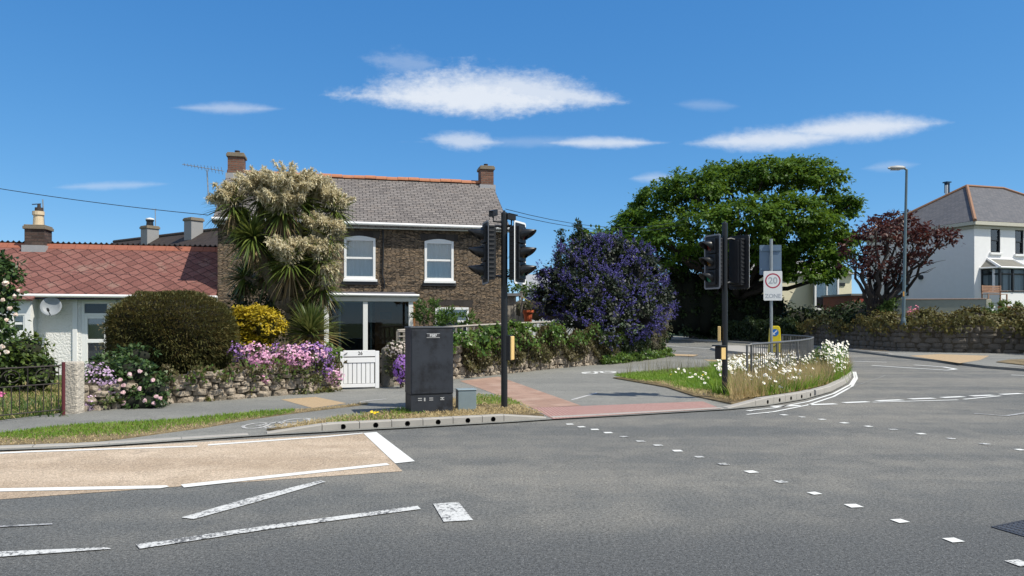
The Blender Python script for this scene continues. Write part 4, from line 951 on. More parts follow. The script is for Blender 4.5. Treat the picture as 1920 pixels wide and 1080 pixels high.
b = MB(); b.box(.6, 1.6, -.06, -.003, 2.4, 3.6); b.build('window', M_bwframe, H8)
# ================================================================ STREET FURNITURE
Z3 = Vector((0, 0, 1))
def frame(C, fwd):
    """local x = right of the face, y = up, z = forward"""
    f = Vector(fwd).normalized(); r = Z3.cross(f).normalized(); M = Matrix((r, Z3, f)).transposed().to_4x4(); return Matrix.Translation(C) @ M
def rrect(w, h, r, n=5, z=0.0):
    pts = []
    for cx, cy, a in ((w / 2 - r, h / 2 - r, 0), (-w / 2 + r, h / 2 - r, 90), (-w / 2 + r, -h / 2 + r, 180), (w / 2 - r, -h / 2 + r, 270)):
        for i in range(n + 1): th = R(a + 90 * i / n); pts.append(Vector((cx + r * math.cos(th), cy + r * math.sin(th), z)))
    return pts
LENS = [plain('red_lens', (.10, .012, .012), .25), plain('amber_lens', (.12, .06, .01), .25), plain('green_lens', (.012, .10, .06), .25)]
m, t, o = mat('lit_green_lens'); p = t.new('ShaderNodeBsdfPrincipled', i_Base_Color=(.008, .09, .055), i_Roughness=.3); p.inputs['Emission Color'].default_value = (.02, .75, .42, 1); p.inputs['Emission Strength'].default_value = .02; t.l.new(p.outputs[0], o.inputs[0]); M_litgreen = m
def signal_head(th, C, fwd, border, lit=False):
    M = frame(C, fwd)
    b = MB(); b.box(-.15, .15, -.5, .5, -.17, -.02)
    for k in (-1, 0, 1): b.box(-.145, .145, k * .333 - .155, k * .333 + .155, -.02, .035)
    for k in range(12):                                   # cooling ribs down both sides and the back
        zz = -.46 + k * .0836; b.box(-.165, .165, zz, zz + .03, -.155, -.05)
    b.box(-.10, .10, -.46, .46, -.20, -.17)
    hd = b.build('signal_head', M_blackmat, th, world=True, M=M, bevel=.006)
    b = MB(); b.prism(rrect(.50, 1.16, .05, z=-.035), (0, 0, .012)); b.build('backing_board', M_blackmat, hd, world=True, M=M)
    o_, i_ = rrect(.50, 1.16, .05, z=-.022), rrect(.435, 1.095, .03, z=-.022); n = len(o_)
    b = MB(); vs = o_ + i_ + [q + Vector((0, 0, .005)) for q in o_ + i_]
    b.add(vs, [(2 * n + i, 2 * n + (i + 1) % n, 3 * n + (i + 1) % n, 3 * n + i) for i in range(n)] + [(i, (i + 1) % n, 2 * n + (i + 1) % n, 2 * n + i) for i in range(n)] + [(n + (i + 1) % n, n + i, 3 * n + i, 3 * n + (i + 1) % n) for i in range(n)])
    b.build('board_border', border, hd, world=True, M=M)
    for k, yy in enumerate((.333, 0, -.333)):
        b = MB(); b.lathe([(.0, .03), (.05, .026), (.095, .012), (.1, 0)][::-1], n=18)
        b.build('lens', M_litgreen if (lit and k == 2) else LENS[k], hd, world=True, M=M @ Matrix.Translation((0, yy, .036)), smooth=True)
        v = MB(); n = 22; Ls = []
        for i in range(n + 1):
            a = R(-48 + 276 * i / n); L = .055 + .215 * max(0, (math.sin(a) + .55) / 1.55) ** .8; Ls.append((a, L))
        for q, (r0, r1) in enumerate(((.118, .112), (.108, .102))):
            for a, L in Ls:
                v.v += [(r0 * math.cos(a), r0 * math.sin(a), 0), (r1 * math.cos(a), r1 * math.sin(a) - .025 * L / .27 * 1.2, L)]
        k0 = 2 * (n + 1)
        for i in range(n):
            v.f += [(2 * i, 2 * i + 2, 2 * i + 3, 2 * i + 1), (k0 + 2 * i + 1, k0 + 2 * i + 3, k0 + 2 * i + 2, k0 + 2 * i), (2 * i + 1, 2 * i + 3, k0 + 2 * i + 3, k0 + 2 * i + 1)]
        v.build('visor', M_black, hd, world=True, M=M @ Matrix.Translation((0, yy, .036)), smooth=True)
    return hd
def bracket(th, C, fwd, pole):
    M = frame(C, fwd)
    for yy in (.47, -.46):
        a = M @ Vector((0, yy, -.12)); p = Vector((pole.x, pole.y, a.z)); MB().tube([a, a.lerp(p, .5) + Vector((0, 0, .03)), p], .025, 8).build('bracket', M_black, th, world=True)
def signal(label, base, H, heads, group=None):
    th = thing('traffic_light', label, 'traffic light', tuple(base), 0, group)
    MB().lathe([(.075, 0), (.068, .02), (.06, .03), (.06, H - .02), (.056, H), (.02, H + .015), (.018, H + .04)], tuple(base), 18).build('pole', M_black, th, world=True, smooth=False)
    for C, f, bd, lit in heads:
        signal_head(th, C, f, bd, lit); bracket(th, C, f, base)
    return th
b1 = G(945.5, 767, .05)
Y1 = b1.y
T1 = signal('black traffic light on the near grass patch beside the dark cabinet', b1, 3.64, [
    (P(908, 474, Y1 - .02), (-.965, -.26, 0), M_grey_edge, False), (P(977, 474, Y1 + .03), (.90, -.44, 0), M_whiteborder, False)])
def det(px, py, fwd, w=.1):
    M = frame(P(px, py, Y1), fwd); b = MB(); b.box(-.05, .05, -.055, .055, -.08, .08); b.box(-.055, .055, .055, .062, -.06, .12); d = b.build('detector', M_blackmat, T1, world=True, M=M, bevel=.008)
    MB().tube([M @ Vector((0, -.05, 0)), M @ Vector((0, -.15, 0)), Vector((b1.x, b1.y, (M @ Vector((0, -.17, 0))).z))], .018, 6).build('detector_arm', M_black, d, world=True)
det(925, 400, (-.5, -.8, -.25)); det(959, 407, (.95, .1, -.2))
M = frame(P(953.5, 652, Y1 + .03), (.93, -.37, 0))
b = MB(); b.box(-.085, .085, -.235, .235, -.04, .06); pbx = b.build('push_button_box', M_blackmat, T1, world=True, M=M, bevel=.01)
b = MB(); b.prism([Vector((-.075, -.225, .061)), Vector((.075, -.225, .061)), Vector((.075, .215, .061)), Vector((-.075, .215, .061))], (0, 0, .03)); b.build('button_panel', M_paleyellow, pbx, world=True, M=M, bevel=.012)
b2 = G(1359, 745, .05); Y2 = b2.y
T2 = signal('black traffic light among the daisies beside the guard rail', b2, 3.72, [
    (P(1334, 491, Y2 - .06), (-.90, -.43, 0), M_grey_edge, True), (P(1387, 492, Y2 + .14), (.78, .62, 0), M_whiteborder, False)])
M = frame(P(1355, 626, Y2), (-.95, .3, 0)); b = MB(); b.box(-.08, .08, -.16, .16, .04, .10); q = b.build('push_button_box', M_paleyellow, T2, world=True, M=M, bevel=.01)
M = frame(P(1356, 660, Y2), (-.85, -.5, 0)); b = MB(); b.box(-.08, .08, -.15, .12, .02, .17); q = b.build('push_button_box', M_blackmat, T2, world=True, M=M, bevel=.015); b = MB(); b.box(-.12, .12, .12, .15, 0, .22); b.build('button_hood', M_black, q, world=True, M=M, bevel=.01)
b = MB(); b.box(.082, .10, -.15, .10, .03, .15); b.build('button_panel', M_paleyellow, q, world=True, M=M)
# ---------------------------------------------------------------- cabinets on the grass
CB = thing('equipment_cabinet', 'tall dark grey street cabinet with blotched door beside the traffic light', 'cabinet', tuple(G(770, 777.5, .05)), R(19))
w_, d_, h_ = .765, .52, 1.50
MB().box(0, w_, 0, d_, .34, h_).build('body', M_cabinet, CB, bevel=.006); MB().box(.006, w_ - .006, .006, d_, -.05, .332).build('plinth', M_cabinet, CB, bevel=.004)
MB().box(-.012, w_ + .012, -.012, d_ + .012, h_, h_ + .035).build('lid', plain('cabinet_lid', (.06, .065, .072), .6, .2, 6), CB, bevel=.012)
b = MB(); b.box(.02, w_ - .02, -.010, -.0005, .36, h_ - .02); dr = b.build('door', M_cabinet, CB, bevel=.004)
b = MB(); b.box(.285, .51, -.018, -.0105, h_ - .155, h_ - .095); np_ = b.build('number_plate', plain('plate_dark', (.05, .05, .055), .5), CB, bevel=.003)
fm_ = MB(); fm_.box(.28, .515, -.020, -.0108, h_ - .165, h_ - .156); fm_.box(.28, .515, -.020, -.0108, h_ - .094, h_ - .086); fm_.build('plate_frame', plain('plate_pale', (.42, .42, .42), .5), np_)
text('P387', 'cabinet_number', plain('number_white', (.62, .62, .62), .5), .062, np_, Matrix.Translation((.398, -.0195, h_ - .125)) @ Matrix.Rotation(R(90), 4, 'X'), .001, .002)
M_ink = plain('pale_stencil', (.40, .40, .40), .6)
b = MB()
for x, z in ((.13, .27), (.13, .235), (.33, .27), (.33, .235), (.53, .27), (.53, .235)): b.box(x, x + .07, .000, .0055, z, z + .014)
b.box(.235, .262, .0, .0055, .225, .285); b.box(.555, .575, .0, .0055, .238, .27); b.build('vent_slot', M_ink, CB)
CG = thing('grey_cabinet', 'small weathered grey green steel box low beside the tall dark cabinet', 'cabinet', tuple(G(859, 772, .05)), R(14))
MB().box(0, .335, 0, .26, -.05, .375).build('body', M_boxgrey, CG, bevel=.01); MB().box(-.01, .345, -.012, .27, .376, .40).build('lid', plain('grey_green_lid', (.24, .30, .33), .5, .12, 6), CG, bevel=.012)
# ---------------------------------------------------------------- speed limit sign, bollard, guard rail
sb = G(1446, 690, .1); YS = sb.y
SG = thing('speed_sign', 'white 20 zone sign with red ring on a slim grey pole', 'road sign', tuple(sb))
tp = P(1447, 448, YS); MB().tube([sb, (sb.x, sb.y, tp.z)], .05, 14).build('pole', M_steel, SG, world=True)
def plate(pxc, pyc, w, h, m, dy, name, back):
    C = P(pxc, pyc, YS); C.y = YS + dy; M = frame(C, (-.12, -1, 0)); b = MB(); b.prism(rrect(w, h, .04, z=0), (0, 0, .012)); return b.build(name, m, SG, world=True, M=M), M
pl, M = plate(1447.5, 536, .60, .98, M_whiteborder, -.075, 'sign_plate', None)
ro = [Vector((.25 * math.cos(R(10 * i)), .25 * math.sin(R(10 * i)), .0135)) for i in range(36)]; ri = [q * .83 for q in ro]
for q in ri: q.z = .0135
b = MB(); b.add(ro + ri, [(i, (i + 1) % 36, 36 + (i + 1) % 36, 36 + i) for i in range(36)]); b.build('red_ring', M_red, pl, world=True, M=M @ Matrix.Translation((0, .165, 0)))
IM = FR[SG.name].inverted()
text('20', 'sign_number', M_signgrey, .30, pl, IM @ M @ Matrix.Translation((0, .165, .0135)), .0008, .006)
text('ZONE', 'sign_word', M_signgrey, .185, pl, IM @ M @ Matrix.Translation((0, -.345, .0135)), .0008, .004)
C = P(1446, 487, YS); C.y = YS + .07; M2 = frame(C, (-.12, -1, 0)); b = MB(); b.prism(rrect(.71, 1.0, .03, z=-.012), (0, 0, .012)); bp = b.build('sign_plate', M_signback, SG, world=True, M=M2, label='blank grey back of a sign')
for zz in (.30, -.34): MB().box(-.33, .33, zz, zz + .06, .0005, .03).build('channel', M_signback, bp, world=True, M=M2)
bb = G(1452.5, 664, .13); BL = thing('bollard', 'yellow keep left bollard with blue arrow disc on the traffic island', 'bollard', tuple(bb))
M = frame(bb, (-.25, -.97, 0)); zt = (664 - 612) / F * bb.y + .02
pr = [(-.30, .08), (-.235, zt - .12), (-.20, zt - .03), (-.13, zt), (.13, zt), (.20, zt - .03), (.235, zt - .12), (.30, .08)]
b = MB(); b.prism([Vector((x, y, -.10)) for x, y in reversed(pr)], (0, 0, .20)); bd = b.build('body', M_yellow, BL, world=True, M=M, bevel=.02)
b = MB(); b.box(-.33, .33, -.03, .09, -.14, .14); b.build('base', M_blackmat, BL, world=True, M=M, bevel=.015)
b = MB(); b.prism([Vector((.165 * math.cos(R(12 * i)), zt - .30 + .165 * math.sin(R(12 * i)), .101)) for i in range(30)], (0, 0, .006)); dc = b.build('arrow_disc', M_blue, bd, world=True, M=M)
aw = [(-.10, -.10), (-.10, .025), (-.055, -.02), (.075, .11), (.11, .075), (-.02, -.055), (.025, -.10)]
b = MB(); b.prism([Vector((-x if False else x, zt - .30 + y, .1072)) for x, y in reversed(aw)], (0, 0, .003)); b.build('arrow', M_whiteborder, dc, world=True, M=M)
b = MB(); b.tube([Vector((-.06, .33, .102)), Vector((.03, .40, .102)), Vector((.07, .33, .102))], .018, 6); b.build('mark', M_blackmat, bd, world=True, M=M)
b2_ = G(1425, 666, .13); 
GR = thing('guard_rail', 'curved grey steel pedestrian guard rail standing in the daisies', 'railing', tuple(G(1409, 737, .1)))
gp = [(1409, 17.6), (1456, 19.1), (1500, 20.9), (1520, 22.8), (1525, 24.6), (1512, 26.2), (1488, 27.5), (1466, 28.6)]
gpt = [Vector(((x - 960) / F * Y, Y, .10)) for x, Y in gp]
fine = resample(gpt, .16); M_rail = plain('dull_railing_steel', (.15, .15, .15), .55, .2, 9, .1, metal=.4)
MB().tube([q + Vector((0, 0, 1.02)) for q in fine], .028, 8).build('handrail', M_rail, GR, world=True); MB().tube([q + Vector((0, 0, .14)) for q in fine], .02, 6).build('bottom_rail', M_rail, GR, world=True)
for i, q in enumerate(fine):
    if i % 12 == 0 or i == len(fine) - 1: MB().tube([q - Vector((0, 0, .06)), q + Vector((0, 0, 1.02))], .03, 8).build('post', M_rail, GR, world=True)
    else: MB().tube([q + Vector((0, 0, .14)), q + Vector((0, 0, 1.0))], .011, 5).build('bar', M_rail, GR, world=True)
MB().tube([gpt[0] + Vector((-.12, -.05, -.06)), gpt[0] + Vector((-.12, -.05, 1.0)), gpt[0] + Vector((0, 0, 1.02))], .028, 8).build('post', M_rail, GR, world=True)
# ---------------------------------------------------------------- street lamp
lb = G(1692.5, 657.5, .09); LP = thing('street_lamp', 'tall slim grey green street lamp with single flat lantern', 'street lamp', tuple(lb))
lt = P(1700, 318, lb.y); zl = lt.z; ln = lt.x - lb.x
MB().lathe([(.13, 0), (.13, 1.55), (.085, 1.75), (.075, zl * .5), (.06, zl - .09)], (0, 0, 0), 14).build('pole', M_lampgreen, LP, M=Matrix.Shear('XY', 4, (ln / zl, 0)))
b = MB(); b.tube([(ln, 0, zl - .1), (ln - .15, 0, zl - .02)], .055, 8); b.build('bracket', M_lampgreen, LP)
b = MB(); k = 10; hd = [(-.9, .04, .05), (-.80, .15, .10), (-.45, .18, .15), (-.15, .13, .13), (.0, .06, .08)]
for (x, hw, hh) in hd:
    for j in range(k): a = 2 * math.pi * j / k; b.v.append((ln - .08 + x, hw * math.cos(a), zl - .02 + .13 * (-x) * .0 + hh * math.sin(a) * (1 if math.sin(a) > 0 else .5)))
for i in range(len(hd) - 1): b.f += [(i * k + j, i * k + (j + 1) % k, (i + 1) * k + (j + 1) % k, (i + 1) * k + j) for j in range(k)]
b.f += [tuple(range(k)), tuple(reversed(range((len(hd) - 1) * k, len(hd) * k)))]
lh = b.build('lantern', plain('lantern_grey', (.36, .36, .35), .5, .1), LP, smooth=True); MB().box(ln - .82, ln - .34, -.12, .12, zl - .115, zl - .085).build('lamp_glass', plain('lamp_glass', (.45, .45, .42), .2), lh, bevel=.02)
b = MB(); b.box(-.03, .05, -.085, -.075, 2.85, 3.1); b.build('label_plate', plain('ochre_plate', (.45, .24, .05), .6), LP)
# manhole cover in the road
mh = [G(1858, 989), G(1945, 971), G(2012, 991), G(1926, 1009)]; cen = sum(mh, Vector()) / 4
MHC = thing('manhole_cover', 'dark square iron manhole cover in the near road surface', 'manhole cover', tuple(cen))
b = MB(); inn = [cen + (q - cen) * .93 for q in mh]; 
for i in range(4): 
    a, c = mh[i], mh[(i + 1) % 4]; a2, c2 = inn[i], inn[(i + 1) % 4]; b.prism([a + Z3 * .002, c + Z3 * .002, c2 + Z3 * .002, a2 + Z3 * .002], (0, 0, .006))
b.build('frame', plain('cast_iron', (.045, .045, .05), .5, .3, 12, .5, 30), MHC, world=True)
b = MB(); inn = [cen + (q - cen) * .91 for q in mh]; b.prism([q + Z3 * .001 for q in inn], (0, 0, .004)); ux, uy = inn[1] - inn[0], inn[3] - inn[0]
for i in range(8):
    for j in range(8):
        c0 = inn[0] + ux * ((i + .5) / 8) + uy * ((j + .5) / 8) + Z3 * .005; e = ux / 8 * .3; f_ = uy / 8 * .3; b.prism([c0 - e - f_, c0 + e - f_, c0 + e + f_, c0 - e + f_], (0, 0, .004))
b.build('cover', plain('worn_iron', (.06, .062, .07), .45, .35, 10, .5, 40), MHC, world=True)
# ---------------------------------------------------------------- front gate, garden walls, fence
ga, gb_ = G(638, 729.5, .03), G(711, 727.5, .03); gang = math.atan2(gb_.y - ga.y, gb_.x - ga.x); gw = (gb_ - ga).length; gh = .93
GT = thing('garden_gate', 'white painted wooden garden gate numbered 26 between flowers and stone post', 'gate', tuple(ga), gang)
M_gate = plain('gate_white', (.80, .80, .80), .45, .05, 5, .1, 40, dirt=((.42, .36, .28), .67, .5))
b = MB(); b.box(0, .075, 0, .05, .03, gh - .03); b.build('stile', M_gate, GT, bevel=.005); b = MB(); b.box(gw - .095, gw, 0, .05, .0, gh - .02); b.build('stile', M_gate, GT, bevel=.005)
b = MB(); b.box(.075, gw - .095, .004, .045, gh - .15, gh); b.build('top_rail', M_gate, GT, bevel=.005)
b = MB(); b.box(.075, gw - .095, .004, .045, gh - .30, gh - .175); b.build('middle_rail', M_gate, GT, bevel=.004); b = MB(); b.box(.075, gw - .095, .004, .045, .03, .115); b.build('bottom_rail', M_gate, GT, bevel=.004)
nb = 7; x0 = .085; step = (gw - .19) / nb
b = MB()
for i in range(nb): b.box(x0 + i * step, x0 + (i + 1) * step - .014, .018, .036, .125, gh - .31)
b.build('boards', M_gate, GT, bevel=.002)
b = MB(); b.box(.05, gw - .05, .050, .054, .08, gh - .02); b.build('backing', M_hole, GT)
text('26', 'house_number', M_black, .115, GT, Matrix.Translation((gw * .51, .0025, gh - .075)) @ Matrix.Rotation(R(90), 4, 'X'), .0008, .002)
b = MB(); b.tube([(.09, -.01, gh - .10), (.17, -.012, gh - .055)], .008, 6); b.build('latch', M_black, GT)
gpb = G(717, 726, .02); GP = thing('gate_post', 'rounded grey stone gate post right of the white gate', 'gate post', tuple(gpb), gang)
M_gran = plain('mossy_granite', (.20, .18, .15), .9, .3, 9, .8, 30, dirt=((.07, .065, .045), .52, .8), bdist=.03)
b = MB(); pr = [(.0, 0), (.30, 0), (.30, .86), (.27, .95), (.18, 1.0), (.08, .99), (.01, .94)]; b.prism([Vector((x, .0, z)) for x, z in pr], (0, .34, 0)); b.build('post', M_gran, GP, bevel=.03)
M_fieldstone = plain('pale_field_stone', (.36, .30, .235), .92, .5, 4.5, 1., 16, dirt=((.14, .115, .08), .50, .7), bdist=.06)
M_core = plain('wall_core', (.07, .058, .042), .95, .3, 5, .4)
def wall_thing(name, label, cat, px, hts, m, z=.02, d=.34, depth=.30, **kw):
    pts = [G(x, y, z) for x, y in px]; th = thing(name, label, cat, tuple(pts[0]))
    b = MB(); rubble(b, pts, hts, z - .03, d=depth, **kw); b.build('stones', m, th, world=True, bevel=.0)
    c = MB()
    for (a, b_, h0, h1) in zip(pts, pts[1:], hts, hts[1:]):
        al = (b_ - a).normalized(); n = Vector((al.y, -al.x, 0)); q0, q1 = a - n * .06, b_ - n * .06; r0, r1 = a - n * (d + .1), b_ - n * (d + .1); u = Z3
        c.add([q0 - u * .1, q1 - u * .1, r1 - u * .1, r0 - u * .1, q0 + u * (h0 * .93), q1 + u * (h1 * .93), r1 + u * (h1 * .93), r0 + u * (h0 * .93)], [(0, 3, 2, 1), (4, 5, 6, 7), (0, 1, 5, 4), (2, 3, 7, 6), (1, 2, 6, 5), (3, 0, 4, 7)])
    c.build('core', M_core, th, world=True); return th, pts
random.seed(11)
WL, wl_pts = wall_thing('garden_wall', 'low pale field stone wall under the clipped bush and pink flowers', 'wall', [(140, 773), (230, 766), (320, 757), (440, 749), (560, 739), (634, 731)], [.55, .55, .58, .62, .62, .55], M_fieldstone, h0=(.10, .21), w0=(.13, .40))
WR, wr_pts = wall_thing('garden_wall', 'ivy covered stone garden wall running from the gate to the corner', 'wall', [(726, 725), (790, 718), (850, 711.5), (940, 702), (1040, 691), (1150, 681), (1236, 669.5), (1247, 667)], [.78, .82, .86, .95, 1.1, 1.05, .95, .9], M_fieldstone, h0=(.13, .27), w0=(.16, .46))
# stone post and iron gate at the far left
SP = thing('stone_pillar', 'whitewashed rough stone pillar beside the maroon gate post', 'pillar', tuple(G(130, 776, .02)))
b = MB(); sp = G(130, 776, .02); b.box(-.10, .14, 0, .25, -.03, .93); b.build('pillar', plain('flaking_whitewash', (.50, .45, .38), .95, .25, 4, 1., 18, dirt=((.22, .18, .13), .6, .6), bdist=.05), SP, bevel=.03)
IG0, IG1 = G(-140, 805, .03), G(119, 778, .03)
IG = thing('iron_gate', 'thin black wrought iron gate with scrollwork at the left edge', 'gate', tuple(IG1)); dv = (IG0 - IG1); L = dv.length; dv.normalize()
b = MB(); b.tube([IG1 - Vector((0, 0, .05)), IG1 + Vector((0, 0, .93))], .03, 8); b.build('gate_post', M_maroon, IG, world=True)
M_iron = plain('rusty_iron', (.035, .028, .025), .7, .3, 12)
for z, r in ((.87, .014), (.56, .011), (.10, .012), (.78, .010)):
    if z == .78: continue
    MB().tube([IG1 + dv * .06 + Z3 * z, IG1 + dv * L + Z3 * z], r, 6).build('rail', M_iron, IG, world=True)
k = int(L / .125)
for i in range(k): MB().tube([IG1 + dv * (.08 + .125 * i) + Z3 * .10, IG1 + dv * (.08 + .125 * i) + Z3 * (.87 if i % 4 == 0 else .56)], .0075, 5).build('bar', M_iron, IG, world=True)
for i in range(int(L / .5)):
    c = IG1 + dv * (.33 + .5 * i) + Z3 * .715; s = 1 if i % 2 else -1
    MB().tube([c + dv * (s * .16 * math.cos(a) * (1 - a / 14)) + Z3 * (.13 * math.sin(a) * (1 - a / 14)) for a in [x * .35 for x in range(27)]], .007, 5).build('scroll', M_iron, IG, world=True)
# timber trellis rail on the ivy wall
FN = thing('timber_fence', 'weathered timber picket rail along the top of the ivy wall', 'fence', tuple(wr_pts[1]))
fpx = [(745, 620, 19.6), (790, 616.5, 20.4), (880, 611, 21.9), (960, 606.5, 23.6), (1032, 604, 25.6)]
ft = [P(*q) for q in fpx]; ftr = resample(ft, .26)
MB().tube(ft, .035, 4).build('top_rail', M_wood, FN, world=True); MB().tube([q - Z3 * .44 for q in ft], .03, 4).build('bottom_rail', M_wood, FN, world=True)
for q in ftr: MB().box(-.028, .028, -.012, .012, -.56, -.02).build('picket', M_wood, FN, world=True, M=Matrix.Translation(q))
FG = thing('timber_trellis', 'short timber ladder shaped fence end behind the dark cabinet', 'fence', tuple(G(750, 720, 0)))
for x in (748, 763): a = P(x, 620, 19.5); MB().box(-.03, .03, -.02, .02, -.75, .02).build('post', M_wood, FG, world=True, M=Matrix.Translation(a))
for y in (622, 631, 641, 650): a, c = P(748, y, 19.47), P(763, y, 19.47); MB().tube([a, c], .022, 4).build('rung', M_wood, FG, world=True)
# ---------------------------------------------------------------- right hand retaining wall, rendered wall, terrace things
M_granwall = plain('dark_granite_block', (.12, .105, .088), .92, .4, 1.6, .7, 9, dirt=((.05, .045, .035), .55, .75), bdist=.05)
RWp = [(1290, 633.3), (1400, 638.8), (1530, 647), (1600, 652.5), (1690, 658.5), (1790, 661), (1920, 663), (2100, 672)]
RW, rw_pts = wall_thing('retaining_wall', 'long dark granite block retaining wall behind the street lamp', 'wall', RWp, [1.3, 1.35] + [1.45] * 6, M_granwall, z=.09, h0=(.20, .34), w0=(.3, .85), depth=.4, tilt=.03)
GWa, GWb = P(1640, 600, 45.0), P(1849, 600, 43.2); GW = thing('rendered_wall', 'smooth grey green rendered garden wall in front of the white house', 'wall', (GWa.x, GWa.y, 1.2), math.atan2(GWb.y - GWa.y, GWb.x - GWa.x)); Lg = (GWb - GWa).length
zg = CZ + 38.5 / F * 43.3
b = MB(); b.box(0, Lg, 0, .22, -.2, zg - 1.2); b.build('wall', M_greyrender, GW, bevel=.01); MB().box(-.04, Lg + .04, -.04, .26, zg - 1.2, zg - 1.13).build('coping', plain('pinkish_coping', (.42, .30, .24), .85, .2, 3), GW, bevel=.01); MB().box(Lg, Lg + .25, -.03, .25, -.2, zg - 1.19).build('end_pier', M_cream, GW, bevel=.01)
bp_ = P(1872, 562, 44.0); BN = thing('garden_bench', 'wooden garden bench against the bay window of the white house', 'bench', tuple(bp_ - Z3 * .1), AR)
M_teak = plain('weathered_teak', (.34, .20, .13), .75, .25, 8, .3)
b = MB()
for i in range(4): b.box(-.75, .75, .02 + .11 * i, .11 + .11 * i, .42, .45)
b.build('seat', M_teak, BN); b = MB()
for i in range(4): b.box(-.75, .75, .47, .50, .55 + .11 * i, .63 + .11 * i)
b.build('backrest', M_teak, BN)
for x in (-.75, .69):
    for y in (0.02, .44): MB().box(x, x + .06, y, y + .06, -.5, .42 if y < .2 else .98).build('leg', M_teak, BN)
    MB().box(x, x + .06, .0, .5, .60, .64).build('armrest', M_teak, BN)
for (px, py, s, lab, m_) in ((1853, 577, .34, 'pale stone planter at the end of the rendered wall', M_render), (1884, 577, .36, 'terracotta planter below the garden bench', M_terra), (1908, 580, .30, 'terracotta planter nearest the right edge of the terrace', M_terra)):
    q = P(px, py, 43.4); th = thing('planter', lab, 'planter', tuple(q - Z3 * .3)); MB().lathe([(s * .6, -.25), (s * .9, .28), (s, .30), (s, .38), (s * .85, .38), (s * .8, .3)], (0, 0, 0), 14).build('pot', m_, th)
    V, Q = clumps([(np.array(q) + [0, 0, .2], (s * .9, s * .9, .22))], 30, .12, 14, .13); npmesh('foliage', V, Q, leafmat('planter_leaf', [(.05, .09, .02), (.12, .17, .03)]), th)
# bits behind the ivy wall
q = P(990, 592, 33); th = thing('plant_pot', 'small orange plant pot behind the ivy wall', 'plant pot', tuple(q - Z3 * .35)); MB().lathe([(.16, 0), (.2, .42), (.27, .5), (.27, .6), (.22, .6)], n=14).build('pot', plain('orange_pot', (.50, .11, .04), .6), th); MB().lathe([(.21, .59), (.0, .60)], n=14).build('soil', M_soil, th)
a, b_ = P(978, 548, 31.8), P(978, 612, 31.8); th = thing('timber_post', 'slim grey timber post standing behind the ivy wall', 'post', tuple(b_)); MB().box(-.05, .05, -.05, .05, -1.3, a.z - b_.z).build('post', M_wood, th); MB().box(-.065, .065, -.065, .065, a.z - b_.z, a.z - b_.z + .04).build('cap', M_wood, th)
props(MB().tube(sag(P(978, 556, 31.8), P(1062, 592, 30.4), .12), .018, 6).build('washing_line', plain('dull_yellow_line', (.42, .33, .08), .7)), 'dull yellow line slanting from the timber post to the blue shrub', 'rope')
th = thing('picnic_chair', 'grey slatted garden chair back behind the ivy wall', 'chair', tuple(P(969, 622, 31) - Z3 * .6))
for i in range(5): MB().box(-.32 + .13 * i, -.21 + .13 * i, -.02, .02, .35, 1.28 - .03 * abs(i - 2) ** 2).build('slat', M_wood, th)
for x in (-.3, .26): MB().box(x, x + .05, -.5, .03, 0, .45).build('leg', M_wood, th)
MB().box(-.33, .33, -.5, -.02, .45, .49).build('seat', M_wood, th)
# ================================================================ PLANTS
rng = np.random.default_rng(21); random.seed(21)
def ell(px, py, Y, rx, ry, rd=None):
    """an ellipsoid lobe given by its picture position, distance and pixel radii"""
    k = Y / F; c = P(px, py, Y); return (np.array(c), (rx * k, (rd if rd else rx) * k, ry * k))
def discs(C, N, r, cup=.25):
    """small flat flowers, eight petals' outline each (3 quads)"""
    N = unit(N); A = unit(np.cross(N, rng.normal(size=N.shape))); B = np.cross(N, A); r = np.broadcast_to(np.asarray(r, float), (len(C),)).reshape(-1, 1)
    V = []
    for k in range(8):
        a = math.pi * 2 * (k + .5) / 8; V.append(C + (A * math.cos(a) + B * math.sin(a)) * r * (1 if k % 2 else .82) + N * r * cup)
    V = np.stack(V, 1).reshape(-1, 3); base = (np.arange(len(C)) * 8)[:, None]
    Q = np.concatenate([base + np.array([[0, 1, 2, 3]]), base + np.array([[0, 3, 4, 7]]), base + np.array([[4, 5, 6, 7]])]); return V, Q
def on_ells(ells, n, lo=.9, hi=1.08, cam=True):
    out, no = [], []
    w = np.array([r[0] * r[2] for _, r in ells]); w = w / w.sum()
    for (c, r), k in zip(ells, rng.multinomial(n * 3, w)):
        d = rsphere(k); p = np.array(c) + d * np.array(r) * rng.uniform(lo, hi, (k, 1)); out.append(p); no.append(unit(d / np.array(r)))
    p, q = np.concatenate(out), np.concatenate(no); keep = np.ones(len(p), bool)
    for c, r in ells: keep &= (((p - np.array(c)) / np.array(r)) ** 2).sum(1) > .72
    p, q = p[keep], q[keep]; s = rng.permutation(len(p))[:n]; return p[s], q[s]
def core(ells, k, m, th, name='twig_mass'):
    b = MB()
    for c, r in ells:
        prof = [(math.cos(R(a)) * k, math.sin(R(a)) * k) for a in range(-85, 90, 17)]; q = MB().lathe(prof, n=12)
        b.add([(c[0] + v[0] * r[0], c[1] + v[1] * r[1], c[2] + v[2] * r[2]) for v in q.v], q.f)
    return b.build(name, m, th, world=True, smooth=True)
def limb(b, a, c, r0, r1, wob=.08, n=6):
    a, c = Vector(a), Vector(c); L = (c - a).length; pts, rs = [], []
    for i in range(n + 1):
        t = i / n; p = a.lerp(c, t); 
        if 0 < i < n: p += Vector((random.uniform(-1, 1), random.uniform(-1, 1), random.uniform(-.4, .8))) * L * wob
        pts.append(p); rs.append(r0 + (r1 - r0) * t)
    b.tube(pts, rs, 7); return pts
